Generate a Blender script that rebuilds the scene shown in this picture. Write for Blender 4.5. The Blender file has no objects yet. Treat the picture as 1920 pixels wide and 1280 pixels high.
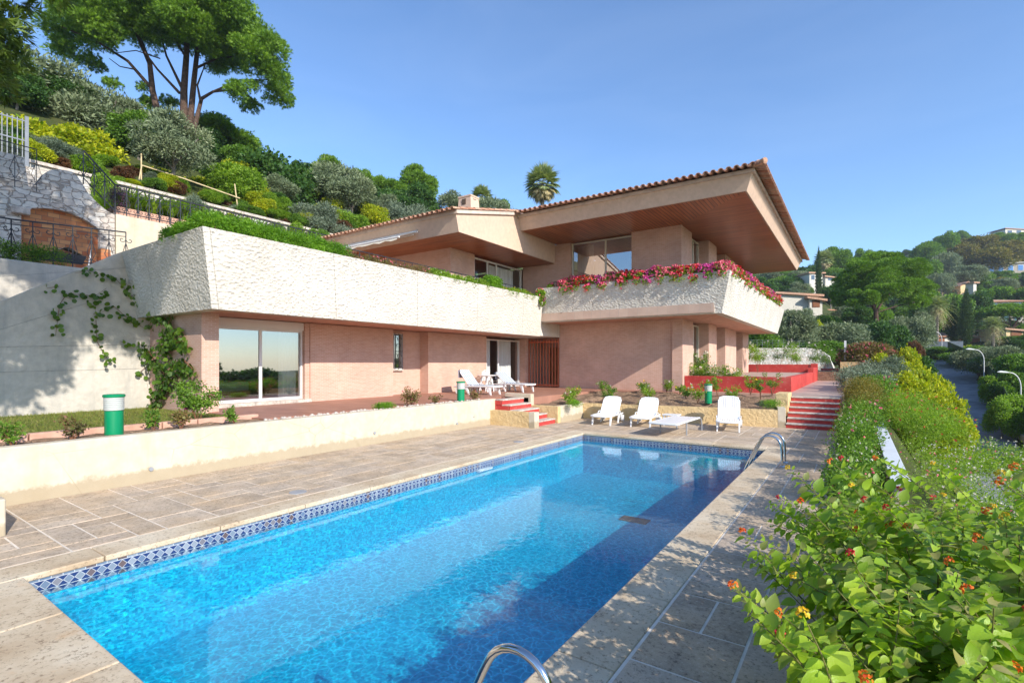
import bpy, math, random
import numpy as np
from mathutils import Vector, Matrix
R=random.Random(7); rng=np.random.default_rng(11)
C=bpy.context.scene.collection
PI=math.pi
# ---------------------------------------------------------------- camera frame
F=943.;TH=math.atan2(645,943);SN,CS=math.sin(TH),math.cos(TH)
def at(u,v,d):
    a=(u-960)/F*d; return ((CS*a-SN*d),(SN*a+CS*d),2.-(v-680)/F*d)
def lerp(a,b,t): return a+(b-a)*t
def sm(a,b,x):
    t=min(1,max(0,(x-a)/(b-a))); return t*t*(3-2*t)
# ---------------------------------------------------------------- node helpers
MATS={}
def newmat(name):
    m=bpy.data.materials.new(name); m.use_nodes=True; nt=m.node_tree
    for n in list(nt.nodes): nt.nodes.remove(n)
    out=nt.nodes.new('ShaderNodeOutputMaterial'); MATS[name]=m
    return m,nt,out
def nd(nt,t,**k):
    n=nt.nodes.new(t)
    for a,b in k.items():
        if a.startswith('i_'): n.inputs[a[2:].replace('_',' ')].default_value=b
        else: setattr(n,a,b)
    return n
def rgb(c): return (c[0],c[1],c[2],1)
def coords(nt,kind='Object',scale=(1,1,1),planar=False):
    tc=nd(nt,'ShaderNodeTexCoord'); src=tc.outputs[kind]
    if planar:
        s=nd(nt,'ShaderNodeSeparateXYZ'); nt.links.new(src,s.inputs[0])
        a=nd(nt,'ShaderNodeMath',operation='ADD'); nt.links.new(s.outputs[0],a.inputs[0]); nt.links.new(s.outputs[1],a.inputs[1])
        c=nd(nt,'ShaderNodeCombineXYZ'); nt.links.new(a.outputs[0],c.inputs[0]); nt.links.new(s.outputs[2],c.inputs[1]); src=c.outputs[0]
    mp=nd(nt,'ShaderNodeMapping'); mp.inputs['Scale'].default_value=scale; nt.links.new(src,mp.inputs[0])
    return mp.outputs[0]
def noise(nt,vec,scale,detail=4,rough=.55,dist=0):
    n=nd(nt,'ShaderNodeTexNoise'); n.inputs['Scale'].default_value=scale; n.inputs['Detail'].default_value=detail
    n.inputs['Roughness'].default_value=rough; n.inputs['Distortion'].default_value=dist
    nt.links.new(vec,n.inputs['Vector']); return n.outputs['Fac']
def ramp(nt,fac,stops,interp='LINEAR'):
    r=nd(nt,'ShaderNodeValToRGB'); r.color_ramp.interpolation=interp; e=r.color_ramp.elements
    while len(e)>2: e.remove(e[-1])
    for i,(p,c) in enumerate(stops):
        if i<2: e[i].position=p; e[i].color=rgb(c)
        else:
            x=e.new(p); x.color=rgb(c)
    nt.links.new(fac,r.inputs[0]); return r.outputs[0]
def mix(nt,fac,a,b,mode='MIX'):
    m=nd(nt,'ShaderNodeMix',data_type='RGBA',blend_type=mode)
    for s,x in ((m.inputs[0],fac),(m.inputs[6],a),(m.inputs[7],b)):
        if isinstance(x,(int,float)): s.default_value=x
        elif isinstance(x,tuple): s.default_value=rgb(x)
        else: nt.links.new(x,s)
    return m.outputs[2]
def bump(nt,h,strength,dist,normal=None):
    b=nd(nt,'ShaderNodeBump'); b.inputs['Strength'].default_value=strength; b.inputs['Distance'].default_value=dist
    nt.links.new(h,b.inputs['Height'])
    if normal is not None: nt.links.new(normal,b.inputs['Normal'])
    return b.outputs[0]
def principled(nt,out,col,rough=.8,normal=None,spec=.3,metal=0,**k):
    p=nd(nt,'ShaderNodeBsdfPrincipled')
    if isinstance(col,tuple): p.inputs['Base Color'].default_value=rgb(col)
    else: nt.links.new(col,p.inputs['Base Color'])
    if isinstance(rough,(int,float)): p.inputs['Roughness'].default_value=rough
    else: nt.links.new(rough,p.inputs['Roughness'])
    p.inputs['Specular IOR Level'].default_value=spec; p.inputs['Metallic'].default_value=metal
    if normal is not None: nt.links.new(normal,p.inputs['Normal'])
    nt.links.new(p.outputs[0],out.inputs[0]); return p
def simple(name,col,rough=.7,spec=.3,metal=0,var=.12,sc=3.,bmp=0,bsc=40,bd=.01):
    m,nt,out=newmat(name); v=coords(nt)
    n=noise(nt,v,sc,5,.6)
    lo=tuple(c*(1-var) for c in col); hi=tuple(min(1,c*(1+var)) for c in col)
    c=ramp(nt,n,[(.3,lo),(.7,hi)])
    nm=bump(nt,noise(nt,v,bsc,4),bmp,bd) if bmp else None
    principled(nt,out,c,rough,nm,spec,metal); return m
# ---------------------------------------------------------------- materials
def plaster(name,c1,c2,stain=None,amp=.35,bsc=9,bd=.02,fine=60,foot=None):
    m,nt,out=newmat(name); v=coords(nt)
    n1=noise(nt,v,.7,6,.6); n2=noise(nt,v,6,5,.6)
    c=mix(nt,ramp(nt,n1,[(.35,(0,0,0)),(.65,(1,1,1))]),c1,c2)
    c=mix(nt,.35,c,ramp(nt,n2,[(.35,tuple(x*.72 for x in c1)),(.65,c2)]))
    if stain:
        vs=coords(nt,scale=(2.2,2.2,.35)); n3=noise(nt,vs,1.4,6,.65)
        c=mix(nt,ramp(nt,n3,[(.50,(0,0,0)),(.78,(.8,.8,.8))]),c,stain)
    if foot:   # splash dirt band above the paving and small hairline cracks
        tc=nd(nt,'ShaderNodeTexCoord'); s=nd(nt,'ShaderNodeSeparateXYZ'); nt.links.new(tc.outputs['Object'],s.inputs[0])
        ad=nd(nt,'ShaderNodeMath',operation='MULTIPLY_ADD'); nt.links.new(noise(nt,v,5,6,.7),ad.inputs[0]); ad.inputs[1].default_value=-.35; nt.links.new(s.outputs[2],ad.inputs[2])
        c=mix(nt,ramp(nt,ad.outputs[0],[(.0,(.75,.75,.75)),(.06,(0,0,0))]),c,foot)
        vo=nd(nt,'ShaderNodeTexVoronoi',feature='DISTANCE_TO_EDGE'); vo.inputs['Scale'].default_value=.8; nt.links.new(coords(nt,scale=(1,1,1.6)),vo.inputs['Vector'])
        k=nd(nt,'ShaderNodeMath',operation='MULTIPLY'); nt.links.new(ramp(nt,vo.outputs[0],[(.002,(.7,.7,.7)),(.006,(0,0,0))]),k.inputs[0]); nt.links.new(ramp(nt,noise(nt,v,.9,2),[(.5,(0,0,0)),(.6,(1,1,1))]),k.inputs[1]); c=mix(nt,k.outputs[0],c,foot)
    b1=bump(nt,noise(nt,v,bsc,5,.6,.4),amp,bd); b2=bump(nt,noise(nt,v,fine,3),amp*.5,bd*.2,b1)
    principled(nt,out,c,.9,b2,.15); return m
plaster('cream_wall',(.585,.50,.375),(.65,.57,.445),(.50,.41,.28),.3,5,.015,60,(.36,.29,.19))
plaster('cream_rough',(.66,.46,.22),(.74,.55,.30),None,.9,11,.05,40)
plaster('fascia_plaster',(.62,.45,.34),(.67,.49,.37),None,.15,6,.01)
plaster('grey_concrete',(.50,.46,.40),(.60,.55,.48),(.34,.33,.31),.5,7,.04)
plaster('far_plaster',(.62,.58,.50),(.68,.64,.55),None,.1,3,.01)
plaster('far_yellow',(.72,.52,.27),(.78,.58,.32),None,.1,3,.01)
plaster('far_stone',(.42,.37,.30),(.55,.48,.40),None,.6,6,.05)
def hammered():
    m,nt,out=newmat('hammered_concrete'); v=coords(nt)
    n1=noise(nt,v,.9,6,.6)
    c=ramp(nt,n1,[(.35,(.60,.555,.485)),(.6,(.68,.64,.57))])
    # weather streaks running down from the coping
    tc=nd(nt,'ShaderNodeTexCoord'); s=nd(nt,'ShaderNodeSeparateXYZ'); nt.links.new(tc.outputs['Object'],s.inputs[0])
    vs=coords(nt,scale=(2.5,2.5,.25)); n3=noise(nt,vs,1.5,6,.7)
    mr=nd(nt,'ShaderNodeMapRange'); mr.inputs[1].default_value=4.0; mr.inputs[2].default_value=5.0; nt.links.new(s.outputs[2],mr.inputs[0])
    mm=nd(nt,'ShaderNodeMath',operation='MULTIPLY'); nt.links.new(mr.outputs[0],mm.inputs[0]); nt.links.new(ramp(nt,n3,[(.45,(0,0,0)),(.7,(1,1,1))]),mm.inputs[1])
    m2=nd(nt,'ShaderNodeMath',operation='MULTIPLY'); m2.inputs[1].default_value=.55; nt.links.new(mm.outputs[0],m2.inputs[0])
    c=mix(nt,m2.outputs[0],c,(.33,.33,.32))
    pc=coords(nt,planar=True); sp=nd(nt,'ShaderNodeSeparateXYZ'); nt.links.new(pc,sp.inputs[0]); pm=nd(nt,'ShaderNodeMath',operation='PINGPONG'); pm.inputs[1].default_value=1.55; nt.links.new(sp.outputs[0],pm.inputs[0])
    c=mix(nt,ramp(nt,pm.outputs[0],[(.006,(.75,.75,.75)),(.014,(0,0,0))]),c,(.30,.27,.23))
    c=mix(nt,ramp(nt,noise(nt,v,2.2,6,.7),[(.55,(0,0,0)),(.75,(.45,.45,.45))]),c,(.52,.46,.37))
    vo=nd(nt,'ShaderNodeTexVoronoi',feature='SMOOTH_F1'); vo.inputs['Scale'].default_value=12; nt.links.new(coords(nt,scale=(1,1,1.5)),vo.inputs['Vector'])
    nz=noise(nt,v,14,5,.6,.6)
    ad=nd(nt,'ShaderNodeMath',operation='ADD'); nt.links.new(vo.outputs[0],ad.inputs[0]); nt.links.new(nz,ad.inputs[1])
    principled(nt,out,c,.92,bump(nt,ad.outputs[0],.8,.045),.1)
hammered()
def brick(name,c1,c2,mort,bw,rh,ms=.006,bias=0,bmp=.3,rough=.85):
    m,nt,out=newmat(name); v=coords(nt,planar=True)
    b=nd(nt,'ShaderNodeTexBrick'); b.offset=.5
    b.inputs['Color1'].default_value=rgb(c1); b.inputs['Color2'].default_value=rgb(c2); b.inputs['Mortar'].default_value=rgb(mort)
    b.inputs['Scale'].default_value=1; b.inputs['Mortar Size'].default_value=ms; b.inputs['Mortar Smooth'].default_value=.3
    b.inputs['Brick Width'].default_value=bw; b.inputs['Row Height'].default_value=rh; b.inputs['Bias'].default_value=bias
    nt.links.new(v,b.inputs['Vector'])
    n=noise(nt,coords(nt),1.1,5,.6)
    c=mix(nt,.8,b.outputs['Color'],ramp(nt,n,[(.3,(.72,.72,.72)),(.7,(1,1,1))]),'MULTIPLY')
    inv=nd(nt,'ShaderNodeMath',operation='SUBTRACT'); inv.inputs[0].default_value=1; nt.links.new(b.outputs['Fac'],inv.inputs[1])
    principled(nt,out,c,rough,bump(nt,inv.outputs[0],bmp,.006),.2); return m
brick('brick_salmon',(.61,.355,.265),(.67,.425,.335),(.74,.54,.44),.17,.046,.006)
brick('hearth_brick',(.42,.13,.055),(.62,.30,.13),(.22,.14,.10),.30,.14,.008)
brick('parapet_brick',(.45,.42,.36),(.60,.56,.48),(.3,.27,.24),.5,.25,.02)
def wood(name,ax):
    m,nt,out=newmat(name); tc=nd(nt,'ShaderNodeTexCoord')
    mp=nd(nt,'ShaderNodeMapping'); mp.inputs['Scale'].default_value=(1,12,1) if ax=='Y' else (12,1,1); nt.links.new(tc.outputs['Object'],mp.inputs[0])
    n=noise(nt,mp.outputs[0],.55,6,.6,.3)
    n0=noise(nt,tc.outputs['Object'],.5,4,.6)
    c=ramp(nt,n,[(.28,(.20,.05,.016)),(.5,(.42,.125,.04)),(.75,(.58,.21,.07))])
    c=mix(nt,ramp(nt,n0,[(.3,(0,0,0)),(.7,(.4,.4,.4))]),c,(.50,.19,.07))
    w=nd(nt,'ShaderNodeTexWave',bands_direction=ax); w.inputs['Scale'].default_value=2.2; nt.links.new(tc.outputs['Object'],w.inputs['Vector'])
    c=mix(nt,ramp(nt,w.outputs[0],[(.05,(.8,.8,.8)),(.2,(0,0,0))]),c,(.07,.02,.01))
    principled(nt,out,c,.34,bump(nt,n,.1,.004),.25)
wood('soffit_boards','Y'); wood('soffit_boards_long','X')
def tiles_floor(name,c1,c2,mort,w,h):
    m,nt,out=newmat(name); v=coords(nt)
    b=nd(nt,'ShaderNodeTexBrick'); b.offset=0
    for k,x in (('Color1',rgb(c1)),('Color2',rgb(c2)),('Mortar',rgb(mort)),('Scale',1),('Mortar Size',.006),('Brick Width',w),('Row Height',h)): b.inputs[k].default_value=x
    nt.links.new(v,b.inputs['Vector']); n=noise(nt,v,1.4,5)
    c=mix(nt,.7,b.outputs[0],ramp(nt,n,[(.3,(.7,.7,.7)),(.7,(1,1,1))]),'MULTIPLY')
    principled(nt,out,c,.55,None,.4)
tiles_floor('terrace_tile',(.40,.19,.13),(.46,.23,.16),(.30,.17,.12),.33,.33)
tiles_floor('pale_tile',(.52,.36,.28),(.58,.42,.33),(.45,.36,.30),.4,.4)
def isle(nt):
    g=nd(nt,'ShaderNodeNewGeometry'); return g.outputs['Random Per Island']
def paver():
    m,nt,out=newmat('travertine_paver'); v=coords(nt)
    c=ramp(nt,isle(nt),[(0,(.48,.385,.29)),(.35,(.59,.48,.36)),(.7,(.54,.45,.36)),(1,(.66,.55,.43))])
    n=noise(nt,v,3,6,.65); c=mix(nt,.8,c,ramp(nt,n,[(.3,(.58,.55,.52)),(.66,(1.05,1.0,.95))]),'MULTIPLY')
    sp=noise(nt,v,30,6,.8)
    c=mix(nt,ramp(nt,noise(nt,v,1.7,4),[(.45,(0,0,0)),(.7,(.55,.55,.55))]),c,(.60,.42,.25))
    c=mix(nt,ramp(nt,sp,[(.34,(.9,.9,.9)),(.47,(0,0,0))]),c,(.12,.09,.065))
    c=mix(nt,ramp(nt,sp,[(.56,(0,0,0)),(.68,(.7,.7,.7))]),c,(.72,.62,.48))
    principled(nt,out,c,.85,bump(nt,sp,.5,.012),.25)
paver()
def coping():
    m,nt,out=newmat('coping_stone'); v=coords(nt)
    c=ramp(nt,noise(nt,v,1.2,6,.65),[(.3,(.48,.35,.22)),(.5,(.62,.50,.35)),(.7,(.72,.62,.47))])
    sp=noise(nt,v,26,6,.8)
    c=mix(nt,ramp(nt,sp,[(.34,(.9,.9,.9)),(.47,(0,0,0))]),c,(.18,.12,.075))
    c=mix(nt,ramp(nt,noise(nt,v,4,5,.7),[(.60,(0,0,0)),(.75,(.5,.5,.5))]),c,(.60,.36,.18))
    principled(nt,out,c,.88,bump(nt,sp,.5,.012),.2)
coping()
simple('grout',(.72,.64,.54),.9,.1,var=.15,sc=5)
simple('tread_stone',(.52,.45,.39),.85,.2,var=.38,sc=8,bmp=.4,bsc=30)
def redpaint():
    m,nt,out=newmat('red_paint'); v=coords(nt)
    c=ramp(nt,noise(nt,v,1.2,6,.65),[(.3,(.40,.04,.035)),(.55,(.52,.06,.05)),(.75,(.58,.12,.09))])
    c=mix(nt,ramp(nt,noise(nt,v,9,6,.75),[(.56,(0,0,0)),(.68,(.75,.75,.75))]),c,(.50,.26,.20))
    principled(nt,out,c,.7,bump(nt,noise(nt,v,30,4),.3,.01),.25)
redpaint()
simple('soil',(.27,.18,.12),.95,.1,var=.4,sc=5,bmp=1,bsc=18,bd=.08)
simple('asphalt',(.26,.265,.28),.9,.2,var=.25,sc=1.2,bmp=.3,bsc=60)
simple('kerb_salmon',(.58,.34,.25),.85,.2,var=.2,sc=4)
simple('white_plastic',(.80,.80,.80),.3,.5,var=.02)
simple('white_frame',(.74,.72,.70),.4,.5,var=.03)
simple('beige_frame',(.66,.60,.50),.4,.5,var=.04)
simple('curtain',(.80,.80,.80),.9,.1,var=.05)
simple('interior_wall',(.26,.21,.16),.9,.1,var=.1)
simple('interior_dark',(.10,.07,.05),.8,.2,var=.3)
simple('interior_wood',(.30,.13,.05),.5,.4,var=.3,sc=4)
simple('green_enamel',(.0,.235,.095),.32,.5,var=.04)
simple('lamp_diffuser',(.50,.52,.49),.35,.5,var=.03)
simple('wrought_iron',(.030,.034,.042),.5,.5,var=.2)
simple('grey_iron',(.20,.22,.25),.5,.5,var=.2)
simple('gate_paint',(.50,.13,.06),.5,.4,var=.1)
simple('steel',(.62,.62,.62),.14,.5,metal=1,var=.03)
simple('white_stone_cap',(.66,.68,.70),.6,.4,var=.08)
simple('bark_pine',(.10,.065,.05),.95,.1,var=.45,sc=6,bmp=1,bsc=14,bd=.05)
simple('bark_grey',(.22,.19,.16),.95,.1,var=.4,sc=6,bmp=1,bsc=14,bd=.05)
simple('stem_green',(.17,.16,.05),.7,.2,var=.3)
simple('stem_brown',(.20,.09,.05),.7,.2,var=.3)
simple('bamboo',(.60,.47,.27),.6,.3,var=.2)
simple('awning_cloth',(.76,.70,.58),.8,.2,var=.05)
simple('salmon_clay',(.60,.27,.17),.9,.1,var=.2,sc=8)
simple('tile_mortar',(.60,.48,.40),.9,.1,var=.2)
simple('green_hose',(.02,.22,.18),.4,.4,var=.1)
simple('window_far',(.05,.08,.12),.08,.8,var=.2)
simple('shutter_far',(.11,.25,.30),.6,.3,var=.1)
simple('shutter_brown',(.22,.08,.03),.6,.3,var=.1)
simple('blue_glass',(.10,.25,.55),.06,.9,var=.1)
simple('drain_grey',(.30,.31,.33),.4,.5,var=.1)
simple('cable',(.18,.17,.16),.5,.3)
def rooftile():
    m,nt,out=newmat('roof_tile'); v=coords(nt)
    c=ramp(nt,isle(nt),[(0,(.40,.17,.10)),(.3,(.56,.28,.18)),(.6,(.62,.38,.26)),(1,(.50,.33,.25))])
    c=mix(nt,.8,c,ramp(nt,noise(nt,v,7,5,.7),[(.3,(.45,.42,.40)),(.65,(1,1,1))]),'MULTIPLY')
    principled(nt,out,c,.9,bump(nt,noise(nt,v,30,3),.3,.01),.15)
rooftile()
def stonewall(name,sc,cols,jw=.05,jc=(.30,.26,.22)):
    m,nt,out=newmat(name); v=coords(nt,planar=True,scale=(1,1.7,1))
    dn=nd(nt,'ShaderNodeTexNoise'); dn.inputs['Scale'].default_value=2.; nt.links.new(v,dn.inputs['Vector'])
    vv=nd(nt,'ShaderNodeMix',data_type='RGBA',blend_type='LINEAR_LIGHT'); vv.inputs[0].default_value=.12
    nt.links.new(v,vv.inputs[6]); nt.links.new(dn.outputs['Color'],vv.inputs[7])
    a=nd(nt,'ShaderNodeTexVoronoi',feature='F1',distance='CHEBYCHEV'); b=nd(nt,'ShaderNodeTexVoronoi',feature='F2',distance='CHEBYCHEV')
    for q in (a,b): q.inputs['Scale'].default_value=sc; q.inputs['Randomness'].default_value=.8; nt.links.new(vv.outputs[2],q.inputs['Vector'])
    sub=nd(nt,'ShaderNodeMath',operation='SUBTRACT'); nt.links.new(b.outputs[0],sub.inputs[0]); nt.links.new(a.outputs[0],sub.inputs[1])
    s=nd(nt,'ShaderNodeSeparateColor'); nt.links.new(a.outputs['Color'],s.inputs[0])
    c=ramp(nt,s.outputs[0],[(i/(len(cols)-1),x) for i,x in enumerate(cols)])
    c=mix(nt,.7,c,ramp(nt,noise(nt,coords(nt),5,6,.65),[(.3,(.62,.62,.62)),(.7,(1,1,1))]),'MULTIPLY')
    j=ramp(nt,sub.outputs[0],[(jw*.5,(1,1,1)),(jw*1.4,(0,0,0))])
    c=mix(nt,j,c,jc)
    h=ramp(nt,sub.outputs[0],[(0,(0,0,0)),(jw*2.5,(1,1,1))])
    principled(nt,out,c,.9,bump(nt,noise(nt,coords(nt),12,4),.4,.03,bump(nt,h,.7,.04)),.15)
stonewall('ashlar',3.2,[(.62,.57,.50),(.74,.69,.61),(.56,.48,.41),(.70,.66,.60)],.045)
stonewall('rubble_white',3.6,[(.70,.67,.62),(.80,.78,.73),(.62,.52,.42),(.76,.73,.68)],.07,(.45,.42,.38))
def grassm(name,cs):
    m,nt,out=newmat(name); v=coords(nt)
    c=ramp(nt,noise(nt,v,1.3,6,.7),[(i/(len(cs)-1)*.5+.25,x) for i,x in enumerate(cs)])
    principled(nt,out,c,.95,bump(nt,noise(nt,v,25,4),.6,.03),.1)
grassm('lawn_soil',[(.16,.12,.05),(.11,.13,.03),(.20,.17,.07)])
grassm('hill_ground',[(.035,.05,.016),(.06,.075,.022),(.10,.09,.04)])
def foliage(name,cols,tr=.35,nscale=.6,rough=.55,spec=.35,tcol=None,veins=False):
    m,nt,out=newmat(name)
    isl=isle(nt); c=ramp(nt,isl,[(i/(len(cols)-1),x) for i,x in enumerate(cols)])
    n=noise(nt,coords(nt,'Object'),nscale,3,.6)
    c=mix(nt,1,c,ramp(nt,n,[(.3,(.62,.70,.62)),(.7,(1.25,1.18,1.0))]),'MULTIPLY')
    p=nd(nt,'ShaderNodeBsdfPrincipled'); nt.links.new(c,p.inputs['Base Color']); p.inputs['Roughness'].default_value=rough; p.inputs['Specular IOR Level'].default_value=spec
    t=nd(nt,'ShaderNodeBsdfTranslucent')
    c2=mix(nt,1,c,tcol or (1.5,1.6,.6),'MULTIPLY'); nt.links.new(c2,t.inputs[0])
    if veins:
        nb=bump(nt,noise(nt,coords(nt,'Object'),160,2),.4,.004); nt.links.new(nb,p.inputs['Normal'])
    ms=nd(nt,'ShaderNodeMixShader'); ms.inputs[0].default_value=tr
    nt.links.new(p.outputs[0],ms.inputs[1]); nt.links.new(t.outputs[0],ms.inputs[2]); nt.links.new(ms.outputs[0],out.inputs[0])
foliage('leaf_pine',[(.069,.150,.015),(.138,.263,.018),(.237,.388,.031)],.25,.5)
foliage('leaf_pine_dark',[(.057,.104,.019),(.095,.162,.023),(.142,.209,.038)],.2,.5)
foliage('leaf_green',[(.071,.144,.022),(.129,.245,.031),(.216,.359,.043)],.38,2)
foliage('leaf_dark',[(.033,.090,.021),(.060,.143,.030),(.105,.195,.037)],.3,2)
foliage('leaf_olive',[(.140,.184,.101),(.228,.278,.171),(.316,.366,.240)],.2,2,tcol=(1.1,1.2,.8))
foliage('leaf_yellow',[(.34,.38,.012),(.56,.54,.02),(.20,.32,.015)],.35,2)
foliage('leaf_lime',[(.176,.308,.022),(.286,.418,.044),(.110,.220,.018)],.4,2)
foliage('leaf_purple',[(.12,.05,.12),(.20,.09,.20),(.10,.07,.09)],.3,2,tcol=(1.2,1,1.2))
foliage('leaf_red',[(.13,.06,.03),(.20,.08,.04),(.10,.09,.03)],.3,2,tcol=(1.4,1,1))
foliage('leaf_grey',[(.156,.204,.156),(.240,.288,.228),(.120,.168,.108)],.2,2,tcol=(1,1.1,.9))
foliage('leaf_autumn',[(.162,.149,.027),(.270,.203,.041),(.121,.149,.027)],.3,2)
foliage('leaf_cypress',[(.024,.060,.019),(.042,.090,.024),(.072,.120,.024)],.15,3)
foliage('leaf_lantana',[(.25,.40,.03),(.34,.50,.045),(.46,.58,.07),(.17,.30,.02),(.40,.36,.16)],.42,1.5,.42,.45,veins=True)
foliage('leaf_vine',[(.05,.11,.012),(.09,.18,.02),(.15,.24,.03)],.4,1.5,.4,.45)
foliage('grass_blade',[(.14,.20,.03),(.22,.26,.05),(.32,.26,.11)],.3,2)
foliage('sedum',[(.10,.24,.015),(.16,.34,.02),(.20,.36,.03)],.35,1.5)
foliage('dry_plant',[(.22,.15,.07),(.15,.16,.04),(.26,.11,.09)],.3,2)
foliage('petal_pink',[(.85,.09,.22),(.88,.26,.34),(.80,.05,.26),(.90,.40,.42)],.3,3,tcol=(1,1,1))
foliage('petal_red',[(.68,.015,.02),(.75,.05,.05),(.6,.02,.10)],.3,3,tcol=(1,1,1))
foliage('petal_magenta',[(.70,.05,.38),(.80,.15,.50),(.60,.06,.45)],.3,3,tcol=(1,1,1))
foliage('petal_orange',[(.80,.12,.02),(.85,.30,.02),(.75,.05,.03)],.3,3,tcol=(1,1,1))
foliage('petal_white',[(.75,.72,.66),(.80,.76,.76),(.72,.60,.60)],.3,3,tcol=(1,1,1))
foliage('petal_yellow',[(.80,.50,.02),(.85,.60,.05)],.3,3,tcol=(1,1,1))
foliage('leaf_palm',[(.18,.25,.10),(.30,.36,.17),(.42,.44,.27)],.25,2)
foliage('frond_dead',[(.42,.34,.20),(.52,.44,.30)],.2,2)
def schlick(nt,f0,scale=1.):
    lw=nd(nt,'ShaderNodeLayerWeight'); lw.inputs['Blend'].default_value=.5
    pw=nd(nt,'ShaderNodeMath',operation='POWER'); pw.inputs[1].default_value=5; nt.links.new(lw.outputs['Facing'],pw.inputs[0])
    ma=nd(nt,'ShaderNodeMath',operation='MULTIPLY_ADD'); ma.inputs[1].default_value=(1-f0)*scale; ma.inputs[2].default_value=f0; nt.links.new(pw.outputs[0],ma.inputs[0])
    return ma.outputs[0]
def glassm(name,tint,f0):
    m,nt,out=newmat(name)
    g=nd(nt,'ShaderNodeBsdfGlossy'); g.inputs['Roughness'].default_value=.015; g.inputs[0].default_value=(1,1,1,1)
    t=nd(nt,'ShaderNodeBsdfTransparent'); t.inputs[0].default_value=rgb(tint)
    ms=nd(nt,'ShaderNodeMixShader'); nt.links.new(schlick(nt,f0),ms.inputs[0]); nt.links.new(t.outputs[0],ms.inputs[1]); nt.links.new(g.outputs[0],ms.inputs[2])
    nt.links.new(ms.outputs[0],out.inputs[0])
glassm('window_glass',(.40,.44,.46),.42)
glassm('window_glass_clear',(.88,.9,.9),.08)
def poolmat():
    m,nt,out=newmat('pool_mosaic'); tc=nd(nt,'ShaderNodeTexCoord')
    # small square mosaic: x/y on the floor, (x+y)/z on the walls
    s=nd(nt,'ShaderNodeVectorMath',operation='SCALE'); s.inputs['Scale'].default_value=38; nt.links.new(tc.outputs['Object'],s.inputs[0])
    a=nd(nt,'ShaderNodeVectorMath',operation='FLOOR'); nt.links.new(s.outputs[0],a.inputs[0])
    w=nd(nt,'ShaderNodeTexWhiteNoise',noise_dimensions='3D'); nt.links.new(a.outputs[0],w.inputs['Vector'])
    fr=nd(nt,'ShaderNodeVectorMath',operation='FRACTION'); nt.links.new(s.outputs[0],fr.inputs[0])
    c=ramp(nt,w.outputs[0],[(0,(.001,.22,.44)),(.3,(.001,.31,.53)),(.7,(.002,.385,.61)),(1,(.003,.49,.69))])
    gx=nd(nt,'ShaderNodeSeparateXYZ'); nt.links.new(fr.outputs[0],gx.inputs[0])
    principled(nt,out,c,.5,None,.3)
poolmat()
def bandmat():
    m,nt,out=newmat('frieze_tile'); v=coords(nt,planar=True,scale=(1/.088,1/.095,1)); v.node.inputs['Location'].default_value=(0,1.86,0)
    s=nd(nt,'ShaderNodeSeparateXYZ'); nt.links.new(v,s.inputs[0])
    def M(op,a,b=None):
        n=nd(nt,'ShaderNodeMath',operation=op)
        for i,x in enumerate((a,b)):
            if x is None: continue
            if isinstance(x,(int,float)): n.inputs[i].default_value=x
            else: nt.links.new(x,n.inputs[i])
        return n.outputs[0]
    fu=M('FRACT',s.outputs[0]); fv=M('FRACT',s.outputs[1])
    du=M('ABSOLUTE',M('SUBTRACT',fu,.5)); dv=M('ABSOLUTE',M('SUBTRACT',fv,.5)); d=M('ADD',du,dv)
    cell=nd(nt,'ShaderNodeTexWhiteNoise',noise_dimensions='1D'); nt.links.new(M('FLOOR',s.outputs[0]),cell.inputs['W'])
    dia=ramp(nt,cell.outputs[0],[(0,(.22,.27,.32)),(.35,(.12,.18,.28)),(.7,(.28,.32,.37)),(.9,(.12,.08,.08)),(1,(.20,.17,.16))])
    c=mix(nt,ramp(nt,d,[(.44,(1,1,1)),(.45,(0,0,0))]),(.025,.05,.15),dia)
    c=mix(nt,ramp(nt,M('ABSOLUTE',M('SUBTRACT',d,.47)),[(.028,(1,1,1)),(.04,(0,0,0))]),c,(.50,.53,.56))
    hi=M('GREATER_THAN',s.outputs[1],1.0); c=mix(nt,hi,c,mix(nt,ramp(nt,M('ABSOLUTE',M('SUBTRACT',fu,.5)),[(.455,(0,0,0)),(.465,(1,1,1))]),dia,(.50,.53,.56)))
    c=mix(nt,ramp(nt,M('ABSOLUTE',M('SUBTRACT',fv,.5)),[(.462,(0,0,0)),(.468,(1,1,1))]),c,(.50,.53,.56))
    principled(nt,out,c,.25,None,.5)
bandmat()
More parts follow.
